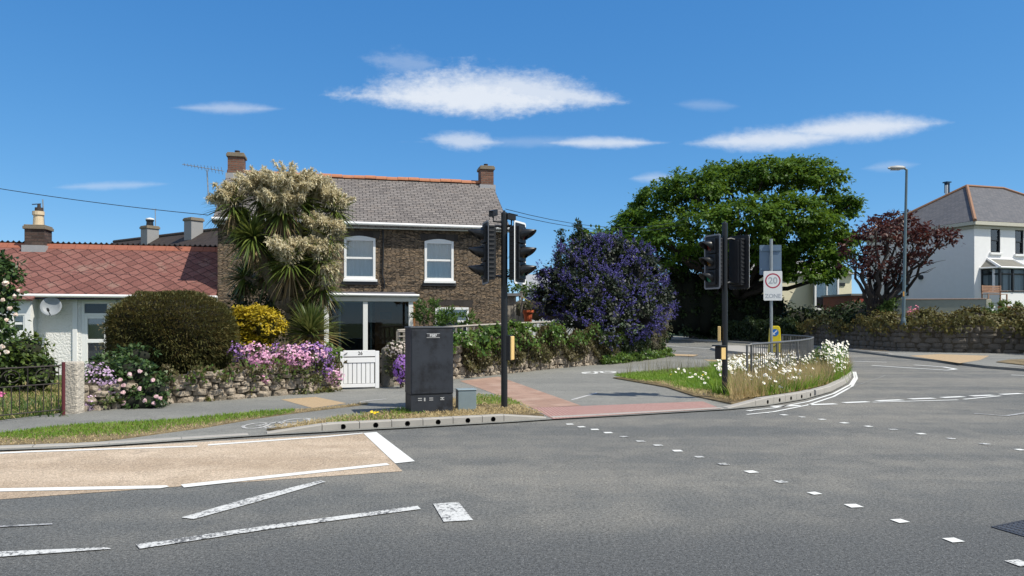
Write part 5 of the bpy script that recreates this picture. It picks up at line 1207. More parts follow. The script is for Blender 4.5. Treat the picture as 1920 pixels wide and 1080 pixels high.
def tree(name, label, base, ells, leafm, barkm, r, leaf, per_m2, per, clump, fork=.35, twigs=2, aspect=.62, group=None, fl='foliage', dens_core=None, **kw):
    th = thing(name, label, 'tree', tuple(base), 0, group); b = MB(); base = Vector(base)
    cen = sum((Vector(c) for c, _ in ells), Vector()) / len(ells); f = base.lerp(Vector((base.x * .6 + cen.x * .4, base.y * .6 + cen.y * .4, cen.z)), fork)
    limb(b, base - Z3 * .1, f, r, r * .75, .03)
    for c, rr in ells:
        pts = limb(b, f, Vector(c), r * .5, r * .16, .07)
        for k in range(twigs):
            d = Vector(rsphere(1)[0]); d.z = abs(d.z) * .6; q = Vector(c) + Vector((d.x * rr[0], d.y * rr[1], d.z * rr[2])) * .85; limb(b, pts[random.randint(2, 5)], q, r * .18, r * .04, .08, 5)
    b.build('trunk', barkm, th, world=True, smooth=True)
    V, Q = clumps(ells, per_m2, clump, per, leaf, aspect, **kw); npmesh(fl, V, Q, leafm, th); return th
def bush(name, label, ells, leafm, leaf, per_m2, per, clump, base=None, cat_='bush', aspect=.6, corem=None, ck=.78, group=None, stems=5, **kw):
    c0 = ells[0][0]; zb = .02 if base is None else base
    th = thing(name, label, cat_, (float(c0[0]), float(c0[1]), zb), 0, group)
    V, Q = clumps(ells, per_m2, clump, per, leaf, aspect, **kw); npmesh('foliage', V, Q, leafm, th)
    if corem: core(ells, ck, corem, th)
    if stems:
        b = MB()
        for i in range(stems):
            c, r = ells[i % len(ells)]; limb(b, (c0[0] + random.uniform(-.2, .2), c0[1] + random.uniform(-.1, .1), zb - .05), (c[0] + random.uniform(-.4, .4) * r[0], c[1], c[2] + r[2] * .3), .03, .012, .06)
        b.build('stem', M_bark, th, world=True)
    return th
# ---------------------------------------------------------------- big spreading tree
ML_syc = leafmat('sycamore_leaf', [(.020, .046, .007), (.045, .096, .011), (.080, .148, .016), (.13, .195, .026)], .5, .30, (.20, .32, .03), spec=.15)
YT = 61
lob = [(1192, 436, 50, 46, 0), (1240, 392, 58, 48, 1), (1300, 362, 64, 44, -2), (1365, 345, 66, 40, 2), (1432, 334, 66, 34, -1), (1495, 328, 60, 30, 1), (1540, 345, 42, 36, -2), (1568, 392, 36, 36, 1), (1592, 386, 22, 16, -1), (1545, 440, 50, 44, -3), (1480, 410, 66, 46, -5), (1400, 420, 70, 48, -6), (1320, 430, 66, 46, -5), (1255, 450, 60, 44, -4), (1172, 468, 40, 34, 2), (1330, 490, 70, 34, 3), (1430, 480, 64, 40, -2), (1520, 486, 48, 36, -3), (1570, 470, 34, 40, 2), (1250, 500, 60, 30, 4), (1562, 512, 26, 22, -2), (1500, 516, 38, 22, -4)]
ells = [ell(a, b, YT + d, rx, ry, rx * 1.15) for a, b, rx, ry, d in lob]
tree('sycamore_tree', 'huge domed bright green tree spreading over the side road', G(1405, 638, .1) + Vector((0, 4, 0)), ells, ML_syc, M_darkbark, .55, .29, 2.5, 34, .55, .35, 2, .75, shell=(.50, 1.08), upb=.85, outb=.5, droop=-.35, flat=.5)
MLd = leafmat('dark_evergreen_leaf', [(.012, .022, .008), (.025, .042, .012), (.045, .07, .02)], .6, .15)
ells = [ell(1120, 452, 52, 34, 26), ell(1090, 470, 52, 34, 24), ell(1150, 475, 52, 36, 34), ell(1125, 500, 52, 50, 34)]
tree('broadleaf_tree', 'smaller rounded green tree left of the huge domed tree', P(1122, 600, 52) - Z3 * 1.7, ells, ML_syc, M_darkbark, .25, .34, 1.5, 24, .5, .5, 1, .7, shell=(.6, 1.08))
for (px, py, w, h, lab) in ((1052, 466, 19, 44, 'shorter dark cone shaped conifer left of the taller one'), (1084, 456, 26, 50, 'taller dark cone shaped conifer behind the blue shrub')):
    Yc = 40; base = P(px, 600, Yc); base.z = 0
    es = [ell(px + random.uniform(-2, 2), py - h + 12 + (i + .5) * (2.4 * h) / 6, Yc, w * (.35 + .75 * (i / 5)), h * .34) for i in range(6)]
    th = thing('conifer', lab, 'tree', tuple(base)); MB().tube([base, P(px, py - h * .6, Yc)], [.12, .03], 7).build('trunk', M_darkbark, th, world=True)
    V, Q = clumps(es, 14, .16, 18, .17, .4, shell=(.5, 1.05), upb=.3, outb=.7, droop=.5); npmesh('foliage', V, Q, MLd, th)
# dark hedge under the tree and by the bungalow
ML_hedge = leafmat('shaded_hedge_leaf', [(.010, .018, .006), (.022, .038, .010), (.045, .075, .018)], .6, .15)  # the tree's shade is put into this dark leaf colour
es = [ell(1262 + i * 30, 598 - (26 if i < 5 else 10 if i < 7 else -8), 62.5, 34, (62 if i < 5 else 44 if i < 7 else 26), 30) for i in range(11)]
for e in es: e[0][1] = 62.5 - max(0, 0)
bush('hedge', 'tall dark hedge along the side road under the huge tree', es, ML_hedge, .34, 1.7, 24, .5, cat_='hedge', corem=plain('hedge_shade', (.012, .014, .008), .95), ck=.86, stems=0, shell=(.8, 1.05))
es = [ell(1598 + i * 16, 590 + i * 2.5, 49.5 - i * 1.9, 30, 26 - i, 26) for i in range(4)]
bush('hedge', 'shorter dark hedge above the granite wall left of the purple tree', es, ML_hedge, .26, 3, 24, .4, base=1.2, cat_='hedge', corem=M_core, ck=.8, stems=0, shell=(.8, 1.08))
# small background trees by the shed
ML_mid = leafmat('mid_leaf', [(.03, .06, .012), (.06, .11, .02), (.11, .17, .035)], .55, .3)
tree('birch_tree', 'light green young tree between the stone house and the traffic light', P(972, 600, 46) - Z3 * 1.7, [ell(966, 505, 46, 15, 26), ell(985, 548, 46, 26, 16), ell(958, 540, 46, 16, 20)], ML_mid, M_bark, .1, .2, 4, 22, .3, .4, 1, shell=(.3, 1.1))
bush('hedge', 'clipped olive hedge behind the ivy wall and timber post', [ell(978 + i * 26, 582, 37, 22, 22, 18) for i in range(4)], leafmat('olive_hedge', [(.03, .035, .012), (.055, .06, .02), (.09, .10, .03)]), .1, 12, 22, .18, cat_='hedge', corem=M_core, ck=.85, stems=0, shell=(.88, 1.04))
# ---------------------------------------------------------------- purple leaved tree
ML_purple = leafmat('purple_leaf', [(.020, .008, .008), (.045, .015, .014), (.085, .028, .022), (.15, .06, .045)], .5, .22, (.16, .03, .02))
YP = 43.2
th = thing('purple_tree', 'dark purple leaved windswept tree with many bare stems above the wall', 'tree', tuple(P(1640, 597, YP))); b = MB(); base = P(1640, 602, YP)
tips = [(1592, 470), (1610, 440), (1640, 430), (1665, 415), (1690, 420), (1720, 430), (1745, 440), (1768, 448), (1700, 455), (1660, 460), (1620, 480), (1735, 470), (1690, 480), (1640, 490), (1600, 500), (1755, 458)]
ends = []
for i, (x, y) in enumerate(tips):
    s = base + Vector((random.uniform(-.5, .5), random.uniform(-.4, .4), 0)); mid = P(1640 + (x - 1640) * .42, 545 + random.uniform(-12, 8), YP + random.uniform(-1.2, 1.2)); e = P(x, y, YP + random.uniform(-2., 2.))
    p1 = limb(b, s, mid, .16, .10, .05, 5); p2 = limb(b, mid, e, .10, .03, .07, 6); ends.append(e)
    for k in range(3): q = p2[random.randint(2, 5)]; limb(b, q, q + Vector((random.uniform(-1.2, 1.5), random.uniform(-1, 1), random.uniform(.2, 1.2))), .035, .01, .08, 4)
b.build('trunk', M_darkbark, th, world=True, smooth=True)
es = [ell(x + random.uniform(-6, 6), y - 4, e[1], random.uniform(17, 27), random.uniform(10, 16)) for (x, y), e in zip(tips, ends)] + [ell(1690, 436, YP, 44, 18), ell(1728, 442, YP - 1, 40, 13), ell(1655, 448, YP, 32, 18), ell(1752, 462, YP - .5, 24, 9), ell(1612, 505, YP, 20, 18), ell(1655, 515, YP + .5, 34, 14), ell(1705, 492, YP, 30, 12), ell(1640, 415, YP, 10, 12), ell(1672, 400, YP, 12, 8)]
V, Q = clumps(es, 2.4, .32, 24, .24, .5, shell=(.3, 1.15), upb=.5, outb=.4, jit=.5, below=.8); npmesh('foliage', V, Q, ML_purple, th)
# shrubs along the granite wall
ML_oliv = leafmat('olive_leaf', [(.035, .035, .010), (.075, .072, .016), (.12, .115, .025), (.15, .10, .04)], .6, .2)
rows = []
for i in range(13):
    x = 1652 + i * 29; y = 607 + 5 * math.sin(i * 1.9); rows.append(ell(x, y - 3, 41.2 - .05 * i, 27, 18 + 3 * math.sin(i * 2.3), 34))
RWH = bush('hedge', 'spreading olive green hedge draped along the top of the granite wall', rows, ML_oliv, .16, 8, 28, .26, base=1.3, cat_='hedge', corem=M_core, ck=.7, stems=0, shell=(.7, 1.12), droop=-.5).name
for lab, px, py, Y, rx, ry, m_ in (('round yellow green shrub beside the purple tree stems', 1668, 578, 42.6, 16, 17, ML_mid), ('dark green shrub between the stone planter and the granite wall', 1866, 584, 42, 22, 12, ML_mid), ('bright green weed clump at the foot of the granite wall', 1822, 648, 40.0, 20, 12, leafmat('weed_leaf', [(.05, .11, .015), (.10, .19, .03)])), ('low green weeds at the wall foot near the right edge', 1900, 653, 40, 14, 7, leafmat('weed_leaf', [])), ('brownish weed tuft left of the bright green clump', 1795, 653, 40.1, 14, 7, ML_oliv)):
    bush('shrub', lab, [ell(px, py, Y, rx, ry), ell(px - rx * .6, py + 3, Y, rx * .7, ry * .7)], m_, .16, 9, 24, .22, base=float(P(px, py + ry, Y).z), stems=2, shell=(.5, 1.1))
th = thing('valerian', 'pink flower spikes standing beside the street lamp above the wall', 'flowers', tuple(P(1712, 598, 41.5))); c = np.array([P(x, y, 41.5) for x, y in ((1702, 588), (1706, 583), (1712, 592), (1716, 585), (1719, 579))]); c = np.repeat(c, 14, 0) + rng.normal(size=(70, 3)) * [.05, .05, .12]
V, Q = discs(c, rsphere(70) + [0, -1, .3], .05); npmesh('blossom', V, Q, plain('pink_valerian', (.55, .16, .24), .7), th); b = MB(); [b.tube([P(x, 602, 41.5), P(x, y, 41.5)], .012, 4) for x, y in ((1702, 588), (1706, 583), (1712, 592), (1716, 585), (1719, 579))]; b.build('stem', plain('green_stem', (.07, .11, .03)), th, world=True)
# ---------------------------------------------------------------- blue flowering shrub
es = [ell(1050, 548, 30.6, 42, 50), ell(1090, 505, 31, 52, 52), ell(1140, 500, 31.2, 56, 52), ell(1190, 520, 31, 46, 56), ell(1222, 555, 31.2, 34, 44), ell(1110, 560, 29.6, 66, 58), ell(1175, 575, 29.8, 58, 56), ell(1095, 608, 28.4, 40, 28), ell(1140, 596, 28.8, 46, 36), ell(1205, 590, 30.4, 40, 36), ell(1110, 466, 31.2, 26, 22), ell(1152, 464, 31.2, 30, 22), ell(1035, 580, 30.3, 26, 24), ell(1128, 452, 31.4, 14, 14), ell(1185, 470, 31.2, 18, 16), ell(1222, 505, 31, 18, 18), ell(1018, 512, 30.6, 14, 16), ell(1250, 575, 31.6, 14, 16), ell(1012, 555, 30.4, 14, 16), ell(1125, 635, 28.0, 26, 16)]
ML_cea = leafmat('ceanothus_leaf', [(.008, .014, .008), (.018, .028, .013), (.035, .05, .02)], .5, .12)
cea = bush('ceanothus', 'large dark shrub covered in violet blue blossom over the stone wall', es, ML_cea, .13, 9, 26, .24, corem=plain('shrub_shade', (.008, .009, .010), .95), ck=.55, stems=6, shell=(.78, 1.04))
def fl_mat(name, cols, tr=.15): return leafmat(name, cols, .7, tr, spec=.1)
p, q = on_ells(es, 2900, .92, 1.12); r_ = rng.random(len(p)); keep = r_ < .16 + .84 * (np.sin(p[:, 0] * 2.9) * np.sin(p[:, 2] * 3.7 + p[:, 1]) + .35 * np.sin(p[:, 0] * 7.3 + p[:, 2] * 5) > .05); p, q = p[keep], q[keep]
n = 15; C = np.repeat(p, n, 0); Nn = np.repeat(q, n, 0); ax_ = unit(Nn + [0, 0, .35] + np.repeat(rng.normal(size=p.shape) * .35, n, 0)); tt = rng.random((len(C), 1)); C = C + ax_ * tt * .30 + rng.normal(size=C.shape) * .042 * (1.1 - tt)
V, Q = leaf_geo(C, rsphere(len(C)), unit(Nn + rng.normal(size=Nn.shape) * .6), rng.uniform(.035, .065, len(C)), rng.uniform(.03, .055, len(C))); npmesh('blossom', V, Q, fl_mat('violet_blue_blossom', [(.036, .030, .125), (.068, .058, .215), (.12, .105, .33), (.21, .19, .47)]), cea, kind='stuff')
es2 = [ell(1232, 605, 33.2, 26, 34), ell(1215, 640, 32.6, 24, 26), ell(1240, 580, 33.6, 18, 18)]
bush('cotoneaster', 'grey green mound hanging over the wall corner below the blue shrub', es2, leafmat('grey_leaf', [(.05, .052, .025), (.09, .09, .045), (.14, .13, .07)]), .075, 22, 24, .14, corem=M_core, ck=.85, stems=2, shell=(.88, 1.05), droop=-.6)
# ---------------------------------------------------------------- ivy on the long garden wall
def along(pts, hts, n, u0, u1, lo, hi, out=(.03, .12)):
    Ls = np.array([(b - a).length for a, b in zip(pts, pts[1:])]); cum = np.concatenate([[0], np.cumsum(Ls)]); s = rng.uniform(u0, u1, n) * cum[-1]; i = np.clip(np.searchsorted(cum, s) - 1, 0, len(Ls) - 1); t = (s - cum[i]) / Ls[i]
    A = np.array([list(p) for p in pts]); p = A[i] * (1 - t[:, None]) + A[i + 1] * t[:, None]; d = unit(A[i + 1] - A[i]); nn = np.stack([d[:, 1], -d[:, 0], 0 * t], 1); h = np.array(hts); hh = h[i] * (1 - t) + h[i + 1] * t
    return p, nn, hh, s / cum[-1]
hts_r = [.9, 1.0, 1.05, 1.2, 1.36, 1.25, 1.1, 1.0]
IVY = thing('ivy', 'brown green ivy smothering the middle of the long garden wall', 'ivy', tuple(wr_pts[3]))
def wall_leaves(pts, hts, n, u0, u1, lo, hi, leaf, m, th, name, out=(.02, .14), top=0.0, patch=None, aspect=.85):
    p, nn, hh, u = along(pts, hts, n, u0, u1, lo, hi); z = lo + (hi - lo) * rng.random(n) ** .8
    if patch is not None: k = np.sin(u * 61 + 3) + np.sin(u * 143 + z * 7) * .6 + .8 * rng.normal(size=n) + (z - patch) * 6 > 0; p, nn, hh, z, u = p[k], nn[k], hh[k], z[k], u[k]
    o = rng.uniform(*out, len(p)) * (1 + 1.2 * np.sin(z * 5 + u[:len(p)] * 40) ** 2)
    hh = hh * (1 + .11 * np.sin(u[:len(p)] * 47 + 1) + .08 * np.sin(u[:len(p)] * 113 + 2)); C = p + nn * o[:, None]; C[:, 2] += z * hh + rng.normal(size=len(p)) * .02
    N = unit(nn + np.array([[0, 0, .5]]) + rng.normal(size=nn.shape) * .45); A = unit(np.array([[0, 0, -1.]]) + rng.normal(size=nn.shape) * .6); ln = leaf * rng.uniform(.6, 1.3, len(p))
    V, Q = leaf_geo(C, A, N, ln, ln * aspect); return npmesh(name, V, Q, m, th)
ML_ivyb = leafmat('brown_ivy_leaf', [(.045, .035, .016), (.085, .065, .028), (.12, .105, .04), (.075, .085, .022)], .5, .2)
ML_ivyg = leafmat('green_ivy_leaf', [(.025, .055, .010), (.055, .115, .018), (.11, .19, .03), (.17, .24, .05)], .4, .28)
wall_leaves(wr_pts, hts_r, 24000, .16, .66, .16, 1.0, .08, ML_ivyb, IVY, 'foliage', patch=.36)
wall_leaves(wr_pts, hts_r, 1500, .16, .66, .6, 1.0, .10, ML_ivyg, IVY, 'green_foliage', out=(.08, .2))
b = MB()
for i in range(16):
    u = .17 + .03 * i; p, nn, hh, _ = along(wr_pts, hts_r, 1, u, u + .001, 0, 1); q = Vector(p[0]) + Vector(nn[0]) * .06; limb(b, q, q + Vector((random.uniform(-.3, .3), random.uniform(-.2, .2), hh[0] * .9)), .018, .006, .08)
b.build('stem', M_bark, IVY, world=True)
IV2 = thing('ivy', 'bright green ivy mounding over the timber rail of the garden wall', 'ivy', tuple(wr_pts[2]))
es = [ell(862, 640, 20.9, 22, 18, 14), ell(905, 628, 21.8, 24, 16, 14), ell(845, 655, 20.6, 16, 14, 12), ell(940, 622, 22.7, 22, 14, 12), ell(985, 618, 24, 26, 12, 14), ell(1030, 618, 25.2, 24, 14, 14), ell(965, 612, 23.4, 18, 8, 10)]
V, Q = clumps(es, 26, .12, 15, .115, .85, shell=(.6, 1.1), upb=.5, outb=.7, droop=-.4); npmesh('foliage', V, Q, ML_ivyg, IV2)
IV3 = thing('ivy', 'dark ivy and green weeds on the wall in the shade of the blue shrub', 'ivy', tuple(wr_pts[5]))
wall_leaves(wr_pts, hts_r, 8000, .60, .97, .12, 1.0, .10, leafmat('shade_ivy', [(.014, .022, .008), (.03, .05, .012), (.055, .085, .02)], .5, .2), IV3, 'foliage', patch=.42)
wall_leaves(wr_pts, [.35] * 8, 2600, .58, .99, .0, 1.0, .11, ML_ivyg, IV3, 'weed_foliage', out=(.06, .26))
# purple flowered plant by the gate post, between the post and the cabinet
PF = bush('aubrieta', 'white and purple flowered trailing plant between the gate post and the cabinet', [ell(742, 662, 18.4, 20, 22, 14), ell(755, 695, 18.2, 16, 22, 12), ell(735, 690, 18.4, 12, 24, 10)], leafmat('trail_leaf', [(.03, .045, .015), (.06, .08, .03), (.12, .12, .05)]), .06, 40, 16, .09, cat_='flowers', corem=M_core, ck=.75, stems=2, shell=(.8, 1.08))
pe = [ell(742, 655, 18.3, 20, 16, 14)]; p, q = on_ells(pe, 170); V, Q = discs(p, q, rng.uniform(.018, .034, len(p))); npmesh('white_blossom', V, Q, fl_mat('pale_petal', [(.55, .45, .40), (.70, .62, .55)]), PF, kind='stuff')
pe = [ell(754, 692, 18.1, 17, 26, 12)]; p, q = on_ells(pe, 260); V, Q = discs(p, q, rng.uniform(.02, .036, len(p))); npmesh('purple_blossom', V, Q, fl_mat('purple_petal', [(.15, .06, .30), (.28, .12, .45), (.40, .22, .55)]), PF, kind='stuff')
# ---------------------------------------------------------------- plants in front of the two houses
ML_yew = leafmat('clipped_leaf', [(.026, .032, .008), (.056, .062, .014), (.10, .096, .026), (.17, .12, .042)], .65, .18)
CBs = thing('clipped_bush', 'large rounded clipped bush with bronze green foliage above the low wall', 'bush', tuple(G(325, 750, .02)))
cy_, k = 16.9, 16.9 / F; c = np.array(P(325, 630, cy_)); rr_ = np.array([107 * k, 1.25, 83 * k])
n = 52000; d = rsphere(n); e_ = (np.abs(d) ** 2.7).sum(1) ** (-1 / 2.7); d = d * e_[:, None]
p = c + d * rr_ * (rng.uniform(.90, 1.0, (n, 1)) + .025 * np.sin(d[:, :1] * 9 + d[:, 2:] * 6)); nn = unit(d / rr_ * 1.0)
kp = (d[:, 2] > -.98) & (p[:, 1] < cy_ + .8); p, nn = p[kp], nn[kp]
row = np.sin(p[:, 2] * 42 + np.sin(p[:, 0] * 3) * 1.5 + np.sin(p[:, 0] * 9 + p[:, 2] * 5) * .8); p = p + nn * (row * .022)[:, None]
V, Q = strips(p, nn * .7 + np.array([[.15, 0, .35]]) + rng.normal(size=p.shape) * .4, rng.uniform(.05, .11, len(p)), rng.uniform(.016, .028, len(p)), 2, .25); npmesh('foliage', V, Q, ML_yew, CBs)
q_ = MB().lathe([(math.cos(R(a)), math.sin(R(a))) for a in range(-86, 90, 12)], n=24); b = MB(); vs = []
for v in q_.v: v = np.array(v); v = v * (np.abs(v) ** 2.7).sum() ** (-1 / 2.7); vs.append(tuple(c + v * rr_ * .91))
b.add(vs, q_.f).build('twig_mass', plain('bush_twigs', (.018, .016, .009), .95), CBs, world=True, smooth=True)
b = MB(); [limb(b, (c[0] + random.uniform(-.4, .4), cy_, .0), (c[0] + random.uniform(-.7, .7), cy_, c[2]), .05, .03) for i in range(5)]; b.build('stem', M_bark, CBs, world=True)
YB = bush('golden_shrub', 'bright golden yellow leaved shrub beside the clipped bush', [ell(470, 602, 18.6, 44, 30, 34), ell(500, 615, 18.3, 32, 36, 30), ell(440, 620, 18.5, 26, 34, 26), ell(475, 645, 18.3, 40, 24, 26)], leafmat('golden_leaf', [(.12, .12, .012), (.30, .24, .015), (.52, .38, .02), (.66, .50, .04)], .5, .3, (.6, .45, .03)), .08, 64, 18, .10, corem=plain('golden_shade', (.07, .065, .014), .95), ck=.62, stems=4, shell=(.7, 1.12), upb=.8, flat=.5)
# ---------------------------------------------------------------- cabbage palms
ML_cor = leafmat('cordyline_leaf', [(.024, .044, .010), (.055, .090, .016), (.11, .145, .028), (.20, .22, .055)], .42, .2, spec=.45)
ML_flo = leafmat('cordyline_blossom', [(.48, .41, .24), (.62, .55, .36), (.72, .66, .48), (.80, .76, .60)], .8, .3, (.75, .68, .5), spec=.1)
ML_dead = leafmat('dead_sword_leaf', [(.12, .09, .045), (.20, .15, .08), (.28, .21, .12)], .8, .15)
def rosette(cn, n, L, w, elo=-55, ehi=85, droop=.28, axis=(0, 0, 1)):
    az_ = rng.uniform(0, 2 * math.pi, n); el_ = np.radians(elo + (ehi - elo) * rng.random(n) ** .85); D = np.stack([np.cos(az_) * np.cos(el_), np.sin(az_) * np.cos(el_), np.sin(el_)], 1) + np.array(axis) * .25
    B = np.array(cn) + D * .06; return strips(B, D, L * rng.uniform(.75, 1.1, n), w * rng.uniform(.8, 1.15, n), 5, droop * rng.uniform(.4, 1.4, n), [.55, .95, 1.0, .8, .5, .05])
def plume(cn, n, L, spread, axis):
    """branching flower heads: many thin side sprays along each stalk"""
    out = []; a0 = unit(np.array([axis], float))[0]
    D = unit(a0 * 1.0 + rsphere(n) * spread); Ls = L * rng.uniform(.65, 1.1, n)
    m = 150; t_ = rng.uniform(.22, 1, (n, m)); base = np.array(cn) + D[:, None] * (Ls[:, None] * t_)[..., None]; base[..., 2] -= .22 * Ls[:, None] * t_ ** 2
    sd = unit(D[:, None] * .55 + rsphere(n * m).reshape(n, m, 3) * .9); ll = .24 * (1.15 - t_) + .06
    out.append(strips(base.reshape(-1, 3), sd.reshape(-1, 3), ll.reshape(-1) * rng.uniform(.6, 1.2, n * m), .030 * np.ones(n * m), 2, .25, [1, .8, .4])); out.append(strips(np.tile(np.array(cn), (n, 1)), D, Ls, .022 * np.ones(n), 4, .22)); return cat(out)
YC = 20.3
CP = thing('cabbage_palm', 'tall many headed cabbage palm with cream flower plumes before the stone house', 'tree', tuple(G(548, 712, .02) + Vector((0, .8, 0))))
heads = [((436, 388), .70, 1, (-.25, -.1, 1), .64, .75, 11), ((492, 372), .70, 1, (-.15, -.2, 1), .85, .75, 12), ((545, 372), .80, 1, (.1, -.3, 1), .95, .72, 14), ((582, 378), .66, 1, (.3, 0, 1), .80, .7, 10), ((626, 398), .60, 1, (.25, -.1, 1), .56, .6, 9), ((474, 447), .78, 0, (0, -.3, 1), 0, 0, 0), ((596, 448), .70, 1, (.25, -.2, 1), .66, .6, 10), ((545, 497), .80, 1, (0, -.35, 1), .78, .5, 12), ((605, 540), .62, 1, (.3, -.3, 1), .75, .4, 8), ((520, 432), .62, 0, (0, .2, 1), 0, 0, 0), ((575, 500), .7, 0, (.2, .1, .8), 0, 0, 0), ((460, 520), .6, 0, (-.3, .3, .8), 0, 0, 0), ((505, 505), .66, 0, (-.1, .2, 1), 0, 0, 0), ((575, 555), .62, 0, (.2, .1, 1), 0, 0, 0), ((530, 400), .7, 1, (0, -.2, 1), .75, .7, 10), ((600, 492), .62, 1, (.2, -.3, 1), .66, .55, 9), ((618, 448), .55, 1, (.3, -.2, 1), .56, .6, 8), ((490, 470), .7, 0, (-.1, 0, 1), 0, 0, 0), ((455, 425), .62, 0, (-.2, -.2, 1), 0, 0, 0)]
lv, fl, dl, tb = [], [], [], MB(); root = G(548, 712, .02) + Vector((0, .8, 0)); fork = P(545, 575, YC + .1)
limb(tb, root - Z3 * .05, fork, .20, .17, .01)
for i, ((x, y), L, f, axs, pl_, sp_, np__) in enumerate(heads):
    h = P(x, y, YC + (-.35, .25, -.2, .3, .1, -.55, -.1, -.75, -.35, .5, .35, .5, .2, .1, -.45, -.5, -.3, .1, -.3)[i]); lv.append(rosette(h, 190, L * 1.12, .050, -62, 85, .34, axs)); dl.append(rosette(h - Z3 * .1, 34, L * .95, .04, -85, -45, .25))
    kn = fork.lerp(Vector((h.x, h.y, fork.z)), .25) + Z3 * (.15 + .05 * (i % 4)); limb(tb, fork - Z3 * .1, kn, .13, .11, .02, 3); limb(tb, kn, h, .11, .075, .03, 5)
    if f: fl.append(plume(h + Z3 * .08, int(np__ * 3.2), pl_ * 1.22, sp_ * 1.1, axs))
tb.build('trunk', plain('corky_trunk', (.14, .11, .08), .9, .3, 7, .8, 22, bdist=.03), CP, world=True, smooth=True)
npmesh('foliage', *cat(lv), ML_cor, CP); npmesh('dead_foliage', *cat(dl), ML_dead, CP); npmesh('flower_plumes', *cat(fl), ML_flo, CP)
SCp = thing('cabbage_palm', 'short young cabbage palm with arching sword leaves beside the porch', 'tree', tuple(P(583, 640, 18.9) - Z3 * 1.1)); h = P(582, 628, 18.9)
V, Q = rosette(h, 300, 1.02, .045, -12, 88, .35); npmesh('foliage', V, Q, leafmat('young_cordyline', [(.03, .055, .012), (.065, .10, .02), (.12, .15, .035), (.19, .18, .06)], .42, .22, spec=.45), SCp); MB().tube([h - Z3 * 1.3, h], [.11, .09], 8).build('trunk', M_bark, SCp, world=True)
V, Q = rosette(h - Z3 * .05, 60, .95, .04, -40, 0, .3); npmesh('dead_foliage', V, Q, leafmat('tan_sword_leaf', [(.20, .14, .05), (.32, .24, .09)]), SCp)
# dark fill of shrub between the palms and the house
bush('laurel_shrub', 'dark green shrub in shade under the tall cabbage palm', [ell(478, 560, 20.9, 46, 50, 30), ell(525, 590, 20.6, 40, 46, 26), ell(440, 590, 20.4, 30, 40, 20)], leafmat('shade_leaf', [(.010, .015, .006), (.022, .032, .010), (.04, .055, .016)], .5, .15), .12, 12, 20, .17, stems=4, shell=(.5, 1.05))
# ---------------------------------------------------------------- flowers on the low wall
es = [ell(450, 668, 16.9, 26, 22, 16), ell(485, 680, 16.7, 26, 26, 16), ell(530, 668, 17.0, 30, 24, 16), ell(575, 672, 17.2, 32, 28, 16), ell(615, 690, 17.6, 24, 30, 14), ell(500, 705, 16.4, 40, 20, 12), ell(560, 708, 16.7, 46, 24, 12), ell(612, 718, 17.2, 26, 18, 12)]
WF = bush('aubrieta', 'mass of pink and mauve flowers tumbling over the low stone wall', es, leafmat('wall_plant_leaf', [(.03, .045, .012), (.06, .085, .022), (.11, .13, .035), (.15, .12, .05)], .55, .25), .075, 24, 16, .10, cat_='flowers', stems=0, shell=(.75, 1.1))
def fpatch(th, name, ells, n, r, cols, m, k=4):
    p, q = on_ells(ells, n, .98, 1.14); p = np.repeat(p, k, 0) + rng.normal(size=(len(p) * k, 3)) * .035; q = unit(np.repeat(q, k, 0) + np.array([[0, -.3, .3]]) + rng.normal(size=(len(q) * k, 3)) * .45); V, Q = discs(p, q, rng.uniform(r * .7, r * 1.25, len(p))); return npmesh(name, V, Q, fl_mat(m, cols), th, kind='stuff')
pk = [(.46, .18, .33), (.60, .28, .44), (.72, .42, .56), (.80, .58, .68)]; mv = [(.20, .10, .34), (.33, .18, .46), (.46, .28, .56)]
fpatch(WF, 'pink_blossom', [ell(480, 662, 16.5, 24, 16, 14), ell(492, 684, 16.3, 18, 24, 10), ell(490, 706, 16.2, 10, 12, 6), ell(545, 668, 16.8, 34, 16, 14), ell(575, 662, 17.0, 34, 13, 14), ell(560, 678, 16.7, 20, 14, 10), ell(628, 706, 17.3, 14, 12, 8)], 430, .026, pk, 'pink_petal')
fpatch(WF, 'mauve_blossom', [ell(448, 660, 16.8, 22, 12, 12), ell(525, 656, 17.0, 20, 10, 12), ell(595, 665, 17.2, 26, 18, 12), ell(605, 690, 17.3, 18, 16, 8), ell(585, 655, 17.1, 30, 8, 10)], 230, .024, mv, 'mauve_petal')
IVp = bush('ivy', 'small bright green variegated ivy clump at the left gate edge', [ell(628, 672, 17.9, 13, 22, 10), ell(622, 655, 18.1, 12, 12, 8)], leafmat('variegated_leaf', [(.06, .12, .02), (.14, .22, .05), (.30, .36, .14)], .45, .25), .085, 40, 14, .09, stems=1, shell=(.6, 1.1), cat_='ivy')
WTR = thing('trailing_weeds', 'brown green trailing weeds hanging down the low stone wall', 'weeds', tuple(wl_pts[3]))
wall_leaves(wl_pts, [.66, .5, .62, .58, .7, .6], 3600, .22, 1.0, .25, 1.15, .065, ML_ivyb, WTR, 'foliage', patch=.98)
wall_leaves(wl_pts, [.6, .7, .5, .66, .6, .7], 900, .3, 1.0, .2, 1.2, .07, ML_ivyg, WTR, 'green_foliage', patch=.95)
wall_leaves(rw_pts, [1.45] * 8, 5200, .46, 1.0, .42, 1.15, .16, leafmat('olive_leaf', []), bpy.data.objects[RWH], 'draped_foliage', out=(.05, .32), patch=.82)
WALL_SHADE = thing('ivy', 'dark leaves added as shade over the granite wall under the huge tree', 'ivy', tuple(rw_pts[1]))
wall_leaves(rw_pts, [1.45] * 8, 15000, .0, .47, .05, 1.1, .20, ML_hedge, WALL_SHADE, 'foliage', out=(.05, .35), patch=.12)  # made-up ivy: dark leaves stand for the shade on this wall
